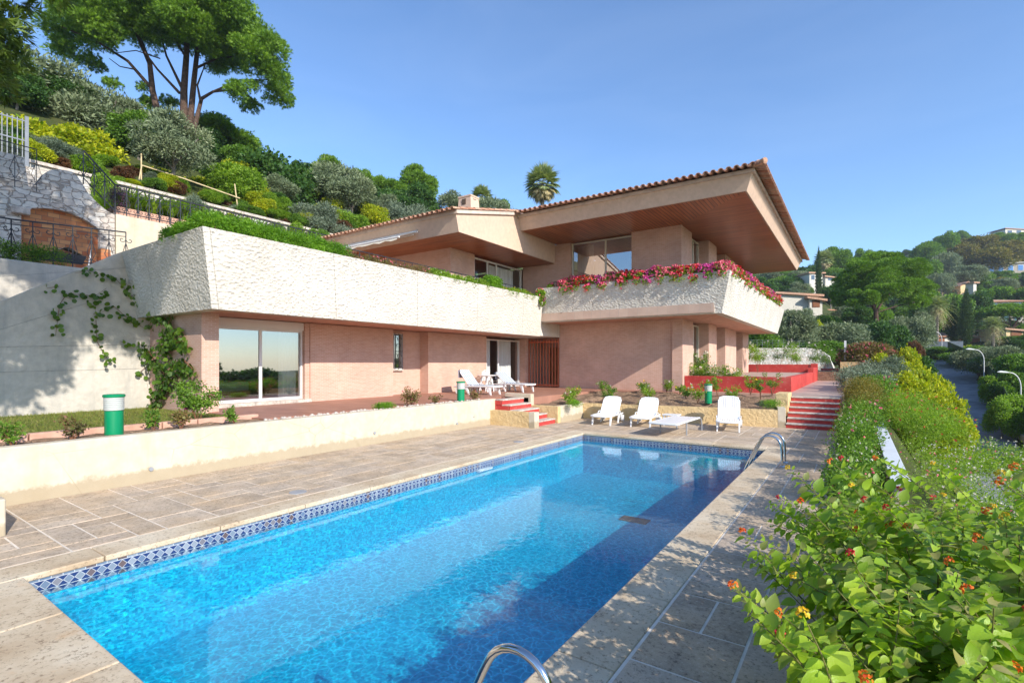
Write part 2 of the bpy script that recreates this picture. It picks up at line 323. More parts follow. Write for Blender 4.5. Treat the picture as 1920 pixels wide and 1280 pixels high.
def watermat():
    m,nt,out=newmat('pool_water'); v=coords(nt)
    n1=noise(nt,v,2.0,3,.5,.3); n2=noise(nt,v,8,3,.55,.6)
    b=bump(nt,n2,.07,.02,bump(nt,n1,.07,.05))
    g=nd(nt,'ShaderNodeBsdfGlossy'); g.inputs['Roughness'].default_value=.01; g.inputs[0].default_value=(.80,.93,1,1); nt.links.new(b,g.inputs['Normal'])
    # sunlight caustics painted into the transmission tint: cell edges brighter, interiors dimmer
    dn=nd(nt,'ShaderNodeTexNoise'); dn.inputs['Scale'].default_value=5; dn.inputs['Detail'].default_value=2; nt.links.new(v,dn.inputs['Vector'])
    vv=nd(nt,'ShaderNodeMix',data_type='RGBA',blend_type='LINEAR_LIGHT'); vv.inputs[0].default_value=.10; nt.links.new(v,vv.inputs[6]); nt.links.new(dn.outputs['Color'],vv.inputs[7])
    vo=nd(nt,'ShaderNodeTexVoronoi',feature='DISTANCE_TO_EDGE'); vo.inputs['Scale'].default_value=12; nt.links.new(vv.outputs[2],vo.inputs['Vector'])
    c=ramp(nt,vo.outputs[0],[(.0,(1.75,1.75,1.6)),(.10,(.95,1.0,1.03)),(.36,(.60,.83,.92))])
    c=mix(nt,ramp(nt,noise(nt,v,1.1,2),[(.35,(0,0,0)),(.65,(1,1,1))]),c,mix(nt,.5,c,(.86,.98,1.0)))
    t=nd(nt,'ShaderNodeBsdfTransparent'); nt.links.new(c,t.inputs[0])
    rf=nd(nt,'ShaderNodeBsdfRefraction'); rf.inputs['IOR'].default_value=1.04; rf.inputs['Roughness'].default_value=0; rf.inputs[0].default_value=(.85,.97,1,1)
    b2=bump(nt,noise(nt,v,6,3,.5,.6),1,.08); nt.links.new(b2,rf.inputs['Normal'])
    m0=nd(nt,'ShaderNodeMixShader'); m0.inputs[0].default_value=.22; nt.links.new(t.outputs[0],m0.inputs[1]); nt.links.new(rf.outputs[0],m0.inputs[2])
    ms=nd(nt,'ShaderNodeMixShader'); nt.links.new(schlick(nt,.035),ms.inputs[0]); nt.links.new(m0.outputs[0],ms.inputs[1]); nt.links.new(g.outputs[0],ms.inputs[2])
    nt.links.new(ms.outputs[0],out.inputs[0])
watermat()
def stripes():
    m,nt,out=newmat('striped_towel'); tc=nd(nt,'ShaderNodeTexCoord')
    w=nd(nt,'ShaderNodeTexWave',bands_direction='Y'); w.inputs['Scale'].default_value=2.6; nt.links.new(tc.outputs['Object'],w.inputs['Vector'])
    c=ramp(nt,w.outputs[0],[(.5,(.78,.78,.76)),(.62,(.08,.18,.36))])
    principled(nt,out,c,.9,None,.1)
stripes()
# ---------------------------------------------------------------- mesh helpers
class MB:
    def __init__(s): s.v=[]; s.f=[]
    def add(s,vs,fs):
        b=len(s.v); s.v+= [tuple(p) for p in vs]; s.f+=[tuple(b+i for i in f) for f in fs]; return s
    def box(s,x0,y0,z0,x1,y1,z1):
        return s.add([(x0,y0,z0),(x1,y0,z0),(x1,y1,z0),(x0,y1,z0),(x0,y0,z1),(x1,y0,z1),(x1,y1,z1),(x0,y1,z1)],
            [(0,3,2,1),(4,5,6,7),(0,1,5,4),(1,2,6,5),(2,3,7,6),(3,0,4,7)])
    def hexa(s,b,t):   # bottom ring ccw seen from above, top ring
        n=len(b); return s.add(list(b)+list(t),[tuple(range(n))[::-1],tuple(range(n,2*n))]+[(i,(i+1)%n,n+(i+1)%n,n+i) for i in range(n)])
    def quad(s,*p): return s.add(p,[tuple(range(len(p)))])
    def tube(s,pts,r,n=8,caps=True,r2=None):
        P=[Vector(p) for p in pts]; m=len(P); up=Vector((0,0,1)); vs=[]; 
        pn=None
        for i,p in enumerate(P):
            d=(P[min(i+1,m-1)]-P[max(i-1,0)]).normalized()
            if pn is None:
                a=d.cross(up) if abs(d.z)<.95 else d.cross(Vector((1,0,0)))
            else: a=pn-d*pn.dot(d)
            a.normalize(); pn=a; b=d.cross(a)
            rr=r if r2 is None else lerp(r,r2,i/(m-1))
            if isinstance(r,(list,tuple)): rr=r[i]
            for k in range(n):
                t=2*PI*k/n; vs.append(p+a*math.cos(t)*rr+b*math.sin(t)*rr)
        fs=[(i*n+k,i*n+(k+1)%n,(i+1)*n+(k+1)%n,(i+1)*n+k) for i in range(m-1) for k in range(n)]
        if caps: fs+= [tuple(range(n))[::-1],tuple((m-1)*n+k for k in range(n))]
        return s.add(vs,fs)
    def lathe(s,cx,cy,prof,n=24):
        vs=[(cx+r*math.cos(2*PI*k/n),cy+r*math.sin(2*PI*k/n),z) for r,z in prof for k in range(n)]; m=len(prof)
        fs=[(i*n+k,i*n+(k+1)%n,(i+1)*n+(k+1)%n,(i+1)*n+k) for i in range(m-1) for k in range(n)]+[tuple(range(n))[::-1],tuple((m-1)*n+k for k in range(n))]
        return s.add(vs,fs)
    def build(s,name,mat,parent=None,smooth=False,bevel=0):
        if parent is None:
            xs=[p[0] for p in s.v]; ys=[p[1] for p in s.v]; zs=[p[2] for p in s.v]
            o0=Vector(((min(xs)+max(xs))/2,(min(ys)+max(ys))/2,min(zs)))
        else: o0=Vector((0,0,0))
        me=bpy.data.meshes.new(name); me.from_pydata([(p[0]-o0.x,p[1]-o0.y,p[2]-o0.z) for p in s.v],[],s.f)
        me.materials.append(MATS[mat]); me.update()
        if smooth:
            for p in me.polygons: p.use_smooth=True
            try: me.set_sharp_from_angle(angle=math.radians(38))
            except Exception: pass
        o=bpy.data.objects.new(name,me); C.objects.link(o)
        if parent is None: o.location=o0
        else: attach(o,parent)
        if bevel:
            b=o.modifiers.new('bevel','BEVEL'); b.width=bevel; b.segments=2; b.limit_method='ANGLE'
        return o
def attach(o,parent):
    o.parent=parent
    if parent.parent is None: o.matrix_parent_inverse=Matrix.Translation(-Vector(parent.location))
def tag(o,label=None,cat=None,group=None,kind=None):
    if label: o['label']=label
    if cat: o['category']=cat
    if group: o['group']=group
    if kind: o['kind']=kind
    return o
def thing(name,label,cat,loc=(0,0,0),group=None):
    o=bpy.data.objects.new(name,None); C.objects.link(o); o.location=loc; o.empty_display_size=.2
    return tag(o,label,cat,group)
def struct(o): o['kind']='structure'; return o
def dup(root,loc,rz=0,scale=None,label=None,group=None):
    r=root.copy(); C.objects.link(r); r.location=loc; r.rotation_euler=(0,0,rz)
    if scale: r.scale=scale
    if label: r['label']=label
    if group: r['group']=group
    for ch in list(root.children):
        c=ch.copy(); C.objects.link(c); c.parent=r
        for g in ch.children:
            d=g.copy(); C.objects.link(d); d.parent=c
    return r
# leaf templates: (verts, faces), x along the leaf, y across, z normal
KITE=([(0,0,0),(.5,.28,.05),(1,0,-.06),(.5,-.28,.05)],[(0,1,2,3)])
NEEDLE=([(0,-.03,0),(1,0,0),(0,.03,0)],[(0,1,2)])
def _leaf():
    T=[0,.12,.30,.52,.74,.90,1]; W=[.02,.20,.30,.29,.19,.08,0]; v=[];f=[]
    for t,w in zip(T,W):
        z=-.22*t*t+.05*t; v+=[(t,w,z+.28*w+.012*math.sin(t*40)),(t,0,z),(t,-w,z+.28*w-.012*math.sin(t*37))]
    for i in range(6): a=3*i; f+=[(a,a+1,a+4,a+3),(a+1,a+2,a+5,a+4)]
    return v,f
LEAF=_leaf()
ROUND=([(0,0,0),(.15,.38,.06),(.6,.5,.03),(1,.18,-.05),(1,-.18,-.05),(.6,-.5,.03),(.15,-.38,.06),(.5,0,-.03)],
      [(0,7,2,1),(7,3,2),(7,4,3),(7,5,4),(0,6,5,7)])
BLADE=([(0,-.05,0),(0,.05,0),(.55,.045,.10),(.55,-.045,.10),(1,0,-.02)],[(0,3,2,1),(3,4,2)])
TUFT=([(0,0,0),(.6,-.10,.03),(1,0,.05),(.6,.10,.03),(0,0,0),(.45,.25,.05),(.8,.5,.1),(.55,.14,.05),(0,0,0),(.45,-.25,.0),(.8,-.5,-.05),(.55,-.14,0),(0,0,0),(.5,.05,.2),(.75,.1,.5),(.55,-.07,.25)],
      [(0,1,2,3),(4,5,6,7),(8,9,10,11),(12,13,14,15)])
def leaves(name,tm,P,D,N,S,mat,parent=None,slots=None):
    """N copies of a leaf template; slots = (mats, index array)"""
    P=np.asarray(P,float).reshape(-1,3); n=len(P)
    D=D/np.maximum(1e-6,np.linalg.norm(D,axis=1,keepdims=True))
    Y=np.cross(N,D); Y/=np.maximum(1e-6,np.linalg.norm(Y,axis=1,keepdims=True)); Z=np.cross(D,Y)
    T=np.array(tm[0]); S=np.asarray(S,float).reshape(-1,1,1)
    V=P[:,None,:]+S*(T[None,:,0:1]*D[:,None,:]+T[None,:,1:2]*Y[:,None,:]+T[None,:,2:3]*Z[:,None,:])
    k=len(T); V=V.reshape(-1,3)
    o0=np.zeros(3)
    if parent is None: o0=np.array([(V[:,0].min()+V[:,0].max())/2,(V[:,1].min()+V[:,1].max())/2,V[:,2].min()]); V=V-o0
    me=bpy.data.meshes.new(name); me.vertices.add(len(V)); me.vertices.foreach_set('co',V.ravel())
    lt=np.array([len(f) for f in tm[1]]); idx=np.concatenate([np.array(f) for f in tm[1]])
    L=(idx[None,:]+(np.arange(n)*k)[:,None]).ravel(); tot=np.tile(lt,n); st=np.concatenate([[0],np.cumsum(tot)[:-1]])
    me.loops.add(len(L)); me.loops.foreach_set('vertex_index',L.astype(np.int32))
    me.polygons.add(len(tot)); me.polygons.foreach_set('loop_start',st.astype(np.int32)); me.polygons.foreach_set('loop_total',tot.astype(np.int32))
    me.materials.append(MATS[mat]); me.update(calc_edges=True)
    if tm is LEAF or tm is ROUND: me.polygons.foreach_set('use_smooth',np.ones(len(me.polygons),dtype=bool))
    o=bpy.data.objects.new(name,me); C.objects.link(o)
    if parent is None: o.location=o0
    else: attach(o,parent)
    return o
def runit(n):
    v=rng.normal(size=(n,3)); return v/np.linalg.norm(v,axis=1,keepdims=True)
def shell(clumps,n,inner=.72,up=.25,jit=.5):
    """points near the surfaces of ellipsoid clumps [(c,(rx,ry,rz))]; returns P, outward D, N"""
    c=np.array([q[0] for q in clumps]); r=np.array([q[1] for q in clumps]); w=(r.prod(axis=1))**(2/3.); w/=w.sum()
    i=rng.choice(len(clumps),n,p=w); u=runit(n); u[:,2]+=up; u/=np.linalg.norm(u,axis=1,keepdims=True)
    k=rng.uniform(inner,1.04,(n,1)); P=c[i]+u*r[i]*k
    D=u+jit*runit(n); N=u+.9*runit(n); return P,D,N
def blobby(c,r,m,sub=.42,zmin=-.6,flat=1.):
    """sub-clumps over an ellipsoid"""
    out=[]
    for j in range(m):
        u=runit(1)[0]
        while u[2]<zmin: u=runit(1)[0]
        s=sub*rng.uniform(.7,1.25); k=rng.uniform(.55,.85)
        out.append(((c[0]+u[0]*r[0]*k,c[1]+u[1]*r[1]*k,c[2]+u[2]*r[2]*k),(r[0]*s,r[1]*s,min(r[2],r[0])*s*flat)))
    return out
# ================================================================ TERRAIN
RC=[(-60,5.4),(20,5.6),(41,5.7),(46,5.8),(54,6.7),(69,7.9),(85,7.1),(120,5.)]
def rc(y):
    if y<=RC[0][0]: return RC[0][1]
    for (a,p),(b,q) in zip(RC,RC[1:]):
        if y<=b: return lerp(p,q,(y-a)/(b-a))
    return RC[-1][1]
def rz(y):
    if y<36: return -3.2-.03*(36-y)
    return -3.2+.125*(min(y,85)-36)
FR=[(85,2.9),(125,5),(140,9),(200,21),(243,32),(290,47),(330,60),(420,52),(1500,20)]; FL=[(85,7.5),(144,19),(200,29),(290,44),(420,40),(1500,10)]
def pl(L,y):
    if y<=L[0][0]: return L[0][1]
    for (a,p_),(b,q) in zip(L,L[1:]):
        if y<=b: return lerp(p_,q,(y-a)/(b-a))
    return L[-1][1]
def far(x,y):
    return -90*sm(70,160,x)+lerp(pl(FL,y),pl(FR,y),sm(-.06,.11,x/max(y,1)))
def G(x,y):
    hl=1.5+.045*max(0,min(y,150)-42)
    if x<-8: hl+=.45*(min(-8-x,18))
    if x<-26: hl+=.55*min(-26-x,17)+.08*max(0,-43-x)
    if x<-26 and y<42: return 9.4+.55*min(-26-x,17)+.08*max(0,-43-x)
    if y>85: hl=max(far(x,y),hl if x<rc(y)-3 else far(x,y))
    if y>82 and x>rc(y)-3: return max(far(x,y),rz(85)) if x<40 else far(x,y)-0.0*(x-40)
    c=rc(y); z=rz(y)
    if x>c+2.2:
        return z+.1-.03*max(0,x-c-6)-(.10*max(0,x-26) if y<60 else 0)
    if x>c-2.4: return z-.05
    near=-2.6 if (y<43 and x<.6) else (hl if y>=43 else -.2)
    if y<43:
        if x<.6: return near
        return lerp(-.15,z-.05,sm(.6,c-2.4,x))
    return lerp(near,z-.05,sm(c-9,c-2.4,x))
def grid_axis(segs):
    out=[]
    for a,b,n in segs: out+=[lerp(a,b,i/n) for i in range(n)]
    return out+[segs[-1][1]]
GX=grid_axis([(-900,-120,8),(-120,-50,12),(-50,-26.01,14),(-26.01,-25.99,1),(-25.99,.6,9),(.6,14,22),(14,90,30),(90,220,12),(220,900,6)])
GY=grid_axis([(-500,-60,5),(-60,0,10),(0,42.9,16),(42.9,43.1,1),(43.1,100,32),(100,300,50),(300,420,8),(420,1500,5)])
me=bpy.data.meshes.new('ground'); nx=len(GX)
vs=[(x,y,G(x,y)) for y in GY for x in GX]
fs=[(j*nx+i,j*nx+i+1,(j+1)*nx+i+1,(j+1)*nx+i) for j in range(len(GY)-1) for i in range(nx-1)]
me.from_pydata(vs,[],fs); me.materials.append(MATS['hill_ground']); me.update()
gr=bpy.data.objects.new('ground',me); C.objects.link(gr); struct(gr)
m=MB(); ys=[y*1. for y in range(-40,86)]
for y in ys:
    pass
vv=[]; 
for y in ys:
    for k in range(5): vv.append((rc(y)-2.2+4.4*k/4,y,rz(y)+.02))
m.add(vv,[(j*5+k,j*5+k+1,(j+1)*5+k+1,(j+1)*5+k) for j in range(len(ys)-1) for k in range(4)])
struct(m.build('road','asphalt'))
# curved low kerb wall on the valley side of the road
m=MB(); pr=None
for y in range(34,86,1):
    x=rc(y)+2.2; z=rz(y)
    if pr: m.hexa([(pr[0],pr[1],pr[2]-.3),(pr[0]+.25,pr[1],pr[2]-.3),(x+.25,y,z-.3),(x,y,z-.3)],[(pr[0],pr[1],pr[2]+.45),(pr[0]+.25,pr[1],pr[2]+.45),(x+.25,y,z+.45),(x,y,z+.45)])
    pr=(x,y,z)
tag(m.build('roadside_wall','cream_wall'),'low curved ochre wall following the right edge of the road','wall')
# ================================================================ POOL AND DECK
PX0,PX1,PY0,PY1=-6.44,-1.69,1.27,13.0; ZW=-.17; ZF=-1.12
m=MB()
m.quad((PX0,PY0,ZF),(PX1,PY0,ZF),(PX1,PY1,ZF),(PX0,PY1,ZF))
for a,b in (((PX0,PY0),(PX0,PY1)),((PX0,PY1),(PX1,PY1)),((PX1,PY1),(PX1,PY0)),((PX1,PY0),(PX0,PY0))):
    m.quad((a[0],a[1],ZF),(b[0],b[1],ZF),(b[0],b[1],-.21),(a[0],a[1],-.21))
pool=m.build('swimming_pool','pool_mosaic'); tag(pool,'long rectangular swimming pool lined with bright blue mosaic','swimming pool')
m=MB(); e=.012
for a,b in (((PX0+e,PY0),(PX0+e,PY1)),((PX0,PY1-e),(PX1,PY1-e)),((PX1-e,PY1),(PX1-e,PY0)),((PX1,PY0+e),(PX0,PY0+e))):
    m.quad((a[0],a[1],-.225),(b[0],b[1],-.225),(b[0],b[1],-.055),(a[0],a[1],-.055))
m.build('frieze_tiles','frieze_tile',pool)
m=MB().box(-3.9,9.45,ZF+.004,-3.35,9.75,ZF+.02); m.build('floor_grating','interior_dark',pool)
m=MB(); m.box(PX0+.005,8.1,-.23,PX0+.10,8.55,-.20); m.build('skimmer_lip','white_plastic',pool)
wv=MB(); N1,N2=60,150
wv.quad((PX0+.001,PY0+.001,ZW),(PX1-.001,PY0+.001,ZW),(PX1-.001,PY1-.001,ZW),(PX0+.001,PY1-.001,ZW))
struct(wv.build('water','pool_water'))
cw=.40
m=MB()
def strip(m,x0,y0,x1,y1,along,seg,z0=-.055,z1=.006,g=.004):
    n=max(1,round(((x1-x0) if along=='x' else (y1-y0))/seg))
    for i in range(n):
        if along=='x': m.box(lerp(x0,x1,i/n)+g,y0,z0,lerp(x0,x1,(i+1)/n)-g,y1,z1)
        else: m.box(x0,lerp(y0,y1,i/n)+g,z0,x1,lerp(y0,y1,(i+1)/n)-g,z1)
strip(m,PX0-cw,PY0-cw-.1,PX0+.03,PY1+cw,'y',1.15); strip(m,PX1-.03,PY0-cw-.1,PX1+cw,PY1+cw,'y',1.15)
strip(m,PX0+.034,PY1-.03,PX1-.034,PY1+cw,'x',1.15); strip(m,PX0+.034,PY0-cw-.1,PX1-.034,PY0+.03,'x',1.15)
o=m.build('pool_coping','coping_stone',bevel=.012); struct(o)
# paving: opus of rectangular slabs, one island per slab
pv=MB(); gt=MB()
def opus(x0,y0,x1,y1,c=.3,seed=1):
    rr=random.Random(seed); nx=max(1,round((x1-x0)/c)); ny=max(1,round((y1-y0)/c)); cx=(x1-x0)/nx; cy=(y1-y0)/ny
    used=[[0]*ny for _ in range(nx)]; g=.0115
    for j in range(ny):
        for i in range(nx):
            if used[i][j]: continue
            opts=[(2,1),(2,2),(3,2),(1,2),(2,3),(3,1),(4,2),(1,1)]; rr.shuffle(opts)
            if rr.random()<.8: opts.sort(key=lambda q:q==(1,1))
            for w,h in opts+[(1,1)]:
                if i+w<=nx and j+h<=ny and all(not used[a][b] for a in range(i,i+w) for b in range(j,j+h)):
                    for a in range(i,i+w):
                        for b in range(j,j+h): used[a][b]=1
                    dz=rr.uniform(-.0015,.0015)
                    pv.box(x0+i*cx+g,y0+j*cy+g,-.05,x0+(i+w)*cx-g,y0+(j+h)*cy-g,.004+dz); break
    gt.box(x0-.02,y0-.02,-.055,x1+.02,y1+.02,-.002)
opus(-9.78,-3.,PX0-cw-.02,PY1+cw,seed=3)
opus(PX1+cw+.02,-3.,.0,PY1+cw,seed=5)
opus(-9.78,PY1+cw+.02,.0,17.9,seed=8)
opus(PX0-cw,-3.,PX1+cw,PY0-cw-.12,seed=9)
struct(pv.build('deck_paving','travertine_paver')); 
gt2=MB()
for a in ((-10,-3,PX0-cw-.005,18),(PX1+cw+.005,-3,.05,18),(PX0-cw-.01,-3,PX1+cw+.01,PY0-cw-.105),(PX0-cw-.01,PY1+cw+.005,PX1+cw+.01,18)):
    gt2.box(a[0],a[1],-.06,a[2],a[3],-.0015)
struct(gt2.build('deck_joints','grout'))
m=MB(); m.box(-16,-8,-1.3,-10,5,-.07); 
b=MB()
b.box(-10,-3,-2.6,PX0-.002,18,-.062); b.box(PX1+.002,-3,-2.6,.05,18,-.062); b.box(PX0-.001,-3,-2.6,PX1+.001,PY0-.002,-.064); b.box(PX0-.001,PY1+.002,-2.6,PX1+.001,18,-.064)
b.box(PX0-.001,PY0-.001,-2.6,PX1+.001,PY1+.001,ZF-.02)
struct(b.build('deck_base','grout'))
def disc(name,x,y,r,mat,label,cat,z=.005):
    m=MB(); m.lathe(x,y,[(r,z-.01),(r,z+.006),(r*.85,z+.010),(r*.2,z+.010)],28); return tag(m.build(name,mat,smooth=True),label,cat)
disc('drain_cover',-7.12,4.55,.13,'drain_grey','round grey lid set in the left deck nearest the camera','drain cover')
disc('drain_cover',-7.05,10.6,.13,'drain_grey','round grey lid in the far part of the left deck','drain cover')
# ladders
def ladder(y0,y1,label,xw):
    t=thing('pool_ladder',label,'ladder',(xw+.5,(y0+y1)/2,0),'steel grab rails over the pool edge')
    for y in (y0,y1):
        pts=[(xw-.15,y,-1.0),(xw-.14,y,-.12),(xw-.02,y,.16),(xw+.09,y,.40)]
        for k in range(0,12):
            a=math.radians(155)-math.radians(150)*k/11; pts.append((xw+.305+.20*math.cos(a),y,.38+.20*math.sin(a)))
        pts+=[(xw+.515,y,.30),(xw+.52,y,.004)]
        MB().tube(pts,.022,14).build('handrail','steel',t,True)
        MB().lathe(xw+.52,y,[(.055,.0),(.055,.012),(.035,.03),(.026,.03)],20).build('base_flange','steel',t,True)
    for z in (-.35,-.65,-.92): MB().box(xw-.2,y0,z,xw-.12,y1,z+.025).build('step','steel',t)
    return t
ladder(10.9,11.38,'curved stainless steel pool ladder rails at the far right corner of the pool',PX1)
ladder(1.62,2.07,'curved steel handrail at the near pool edge, cut by the bottom of the photo',PX1)
# ================================================================ GARDEN WALLS
T=thing('garden_wall','long smooth cream retaining wall along the left side of the pool deck','wall',(-9.9,5,0))
MB().box(-10.0,-4,-.1,-9.78,13.38,.82).build('wall','cream_wall',T,bevel=.02)
for (y,z,r) in ((3.55,.22,.035),(8.3,.28,.035),(11.4,.2,.03),(12.2,.33,.02)):
    q=MB(); q.tube([(-9.80,y,z),(-9.755,y,z)],r,12); q.build('weep_pipe','drain_grey',T,True)
tag(MB().box(-9.78,.3,-.05,-8.12,1.5,.43).build('low_wall','cream_wall',bevel=.02),'short cream wall stub cut by the left edge of the photo','wall')
T=thing('stair_wall','low block wall with rough ochre face at the foot of the left red stairs','wall',(-8.9,13.2,0))
MB().box(-9.779,13.05,-.05,-8.30,13.30,.47).build('rough_face','cream_rough',T)
MB().box(-8.30,13.045,-.05,-8.09,13.305,.485).build('end_post','cream_wall',T,bevel=.01)
T=thing('red_stairs','short flight of red stairs with pale treads rising left to the house terrace','stairs',(-9,14,0))
for i in range(5):
    x=-8.25-.31*i; z=.16*i
    MB().box(-10.2,13.31,z-.1 if i==0 else z-.02,x,14.59,z+.125).build('riser','red_paint',T)
    MB().box(x-.33,13.312,z+.125,x+.025,14.588,z+.165).build('tread','tread_stone',T,bevel=.008)
tag(MB().box(-10.3,14.6,.3,-9.2,14.8,.93).build('stair_pier','cream_wall',bevel=.015),'cream pier at the top of the left red stairs','pier')
T=thing('planter_wall','smooth cream planter corner beside the left red stairs','wall',(-8.3,15.5,0))
MB().box(-9.2,14.6,-.05,-8.15,14.8,.55).build('side_wall','cream_rough',T,bevel=.01)
MB().box(-8.37,14.801,-.05,-8.15,16.6,.55).build('front_wall','cream_wall',T,bevel=.01)
P1=Vector((-8.15,16.45,0)); P2=Vector((-1.78,17.5,0)); dn=(P2-P1).normalized(); nn=Vector((-dn.y,dn.x,0))
def along(a,b,w,z0,z1):
    p=P1+dn*a; q=P1+dn*b; r=nn*w
    return ([(p.x,p.y,z0),(q.x,q.y,z0),(q.x+r.x,q.y+r.y,z0),(p.x+r.x,p.y+r.y,z0)],[(p.x,p.y,z1),(q.x,q.y,z1),(q.x+r.x,q.y+r.y,z1),(p.x+r.x,p.y+r.y,z1)])
L=(P2-P1).length
T=thing('rose_bed_wall','long low rough ochre wall holding the rose bed behind the sun loungers','wall',(-5,17,0))
MB().hexa(*along(0,L-.22,.22,-.05,.54)).build('wall','cream_rough',T)
MB().hexa(*along(L-.22,L,.8,-.05,.60)).build('end_post','cream_wall',T,bevel=.01)
MB().box(-2.15,18.2,.3,-1.79,19.3,1.02).build('end_pier','cream_rough',T,bevel=.01)
# right stairs
T=thing('red_stairs','wide flight of red stairs with pale treads at the right end of the rose bed','stairs',(-1.1,18,0))
for i in range(6):
    y=17.5+.31*i; z=.147*i
    MB().box(-1.78,y,z-.05,-.42,19.6,z+.11).build('riser','red_paint',T)
    MB().box(-1.78,y-.02,z+.11,-.42,y+.33,z+.148).build('tread','tread_stone',T,bevel=.006)
m=MB(); m.box(-2.0,19.36,.3,-.35,38,.90); struct(m.build('upper_path','pale_tile'))
m=MB()
# rose bed soil
nx,ny=44,30; vs=[]
for j in range(ny+1):
    for i in range(nx+1):
        x=lerp(-9.3,-2.0,i/nx); yl=lerp(14.9,17.2,sm(-8.4,-8.1,x)) if x<-8.1 else 16.6+.165*(x+8.1); y=lerp(yl,20.5,j/ny)
        vs.append((x,y,.50+.28*(j/ny)+.05*math.sin(x*5+y*3)*math.sin(y*7)+R.uniform(-.02,.02)))
m.add(vs,[(j*(nx+1)+i,j*(nx+1)+i+1,(j+1)*(nx+1)+i+1,(j+1)*(nx+1)+i) for j in range(ny) for i in range(nx)])
struct(m.build('flower_bed','soil'))
# ================================================================ LAWN AND TERRACES
m=MB(); m.box(-16,-6,-.5,-11.15,5.9,.78); struct(m.build('lawn','lawn_soil'))
n=26000
P=np.stack([rng.uniform(-15.9,-11.2,n),rng.uniform(-1.5,5.7,n),np.full(n,.78)],1)
D=np.stack([rng.normal(0,.5,n),rng.normal(0,.5,n),np.ones(n)],1)
tag(leaves('grass',BLADE,P,D,runit(n),rng.uniform(.03,.075,n),'grass_blade'),'short patchy lawn in front of the grey wall','grass',kind='stuff')
m=MB(); 
for i in range(16): m.box(-11.14,-4+i*.63,.5,-10.98,-4+i*.63+.61,.86)
tag(m.build('lawn_kerb','kerb_salmon',bevel=.015),'salmon kerb between lawn and flower strip','kerb')
m=MB(); nx,ny=6,90; vs=[(lerp(-10.97,-10.0,i/nx),lerp(-4,13.3,j/ny),.74+R.uniform(-.03,.05)) for j in range(ny+1) for i in range(nx+1)]
m.add(vs,[(j*(nx+1)+i,j*(nx+1)+i+1,(j+1)*(nx+1)+i+1,(j+1)*(nx+1)+i) for j in range(ny) for i in range(nx)]); struct(m.build('soil_strip','soil'))
m=MB(); m.box(-16.2,5.9,.2,-10.45,14.6,.80); m.box(-16.2,14.6,.2,-9.3,21.9,.80); m.box(-9.3,20.45,.2,-5.9,21.4,.798)
struct(m.build('house_terrace','terrace_tile'))
m=MB()
for i in range(240):
    y=R.uniform(5.8,13.2); x=-10.22+R.uniform(-.16,.14); r=R.uniform(.02,.05); m.lathe(x,y,[(r*.6,.75),(r,.77+r*.3),(r*.8,.77+r),(r*.2,.77+r*1.3)],6)
tag(m.build('pebbles','tread_stone'),'strip of pale pebbles behind the cream wall','pebbles',kind='stuff')
# ================================================================ VILLA
V=thing('villa','brick villa with white hammered concrete balconies and a wide tiled roof with wooden soffits','villa',(-12,20,.8))
def bricks(name,bs):
    for q in bs: MB().box(*q).build(name,'brick_salmon',V)
bricks('lower_brick_wall',[(-16.2,5.75,.5,-12.95,6.15,3.22),(-14.6,9.3,.5,-13.9,12.66,3.22),(-15.3,12.66,.5,-14.35,14.48,3.22),(-14.8,14.48,.5,-13.9,18.26,3.22),(-14.2,21.05,.5,-13.6,21.6,3.22),
 (-11.8,21.3,.3,-6.351,21.7,3.83),(-6.35,21.15,.3,-5.92,22.8,3.83),(-6.35,22.801,.3,-6.15,24.499,.95),(-6.35,26.101,.3,-6.15,28.099,.95)])
bricks('brick_pilaster',[(-6.35,a,z0,-5.66,b,z1) for a,b in ((24.5,26.1),(28.1,31.),(33,35)) for z0,z1 in ((.3,3.83),(4.0,7.7))])
bricks('upper_brick_wall',[(-24,15.8,4.0,-13.9,16.1,6.79),(-14.2,16.101,4.0,-13.9,17.4,6.79),(-13.9,21.3,4.0,-11.2,21.6,7.7),(-8.1,21.1,4.0,-6.361,21.6,7.7),(-6.36,21.1,4.0,-5.95,22.7,7.7)])
# slabs / core
w=MB(); w.box(-18.3,5.4,3.9,-11.75,19.4,4.55); w.box(-24,19.4,3.86,-4.3,35,4.2); w.build('balcony_floor','pale_tile',V)
w=MB(); w.box(-20,6.2,3.24,-11.9,21.6,3.6); w.box(-16.2,5.8,3.22,-11.82,6.2,3.6); w.build('lower_soffit','kerb_salmon',V)
w=MB(); w.box(-13.8,19.6,3.835,-4.1,35.2,3.9); w.build('balcony_soffit','kerb_salmon',V)
w=MB(); w.box(-14.0,19.5,3.225,-11.79,21.35,3.87); w.build('soffit_step','hammered_concrete',V)
def band(bot,top,th=.18):
    """parapet strip: outer face from bottom line to top line, inner face th behind"""
    m=MB()
    for i in range(len(bot)-1):
        a,b=Vector(bot[i]),Vector(bot[i+1]); c,d=Vector(top[i]),Vector(top[i+1]); t=(b-a).normalized(); n=Vector((-t.y,t.x,0))
        k=16; 
        m.hexa([a,b,b+n*th,a+n*th],[c,d,d+n*th,c+n*th])
    return m
pb=[(-15.9,5.45,3.2),(-11.8,5.45,3.2),(-11.8,19.5,3.2)]; pt=[(-15.9,5.1,4.9),(-11.45,5.1,4.9),(-11.45,19.16,4.9)]
m=MB()
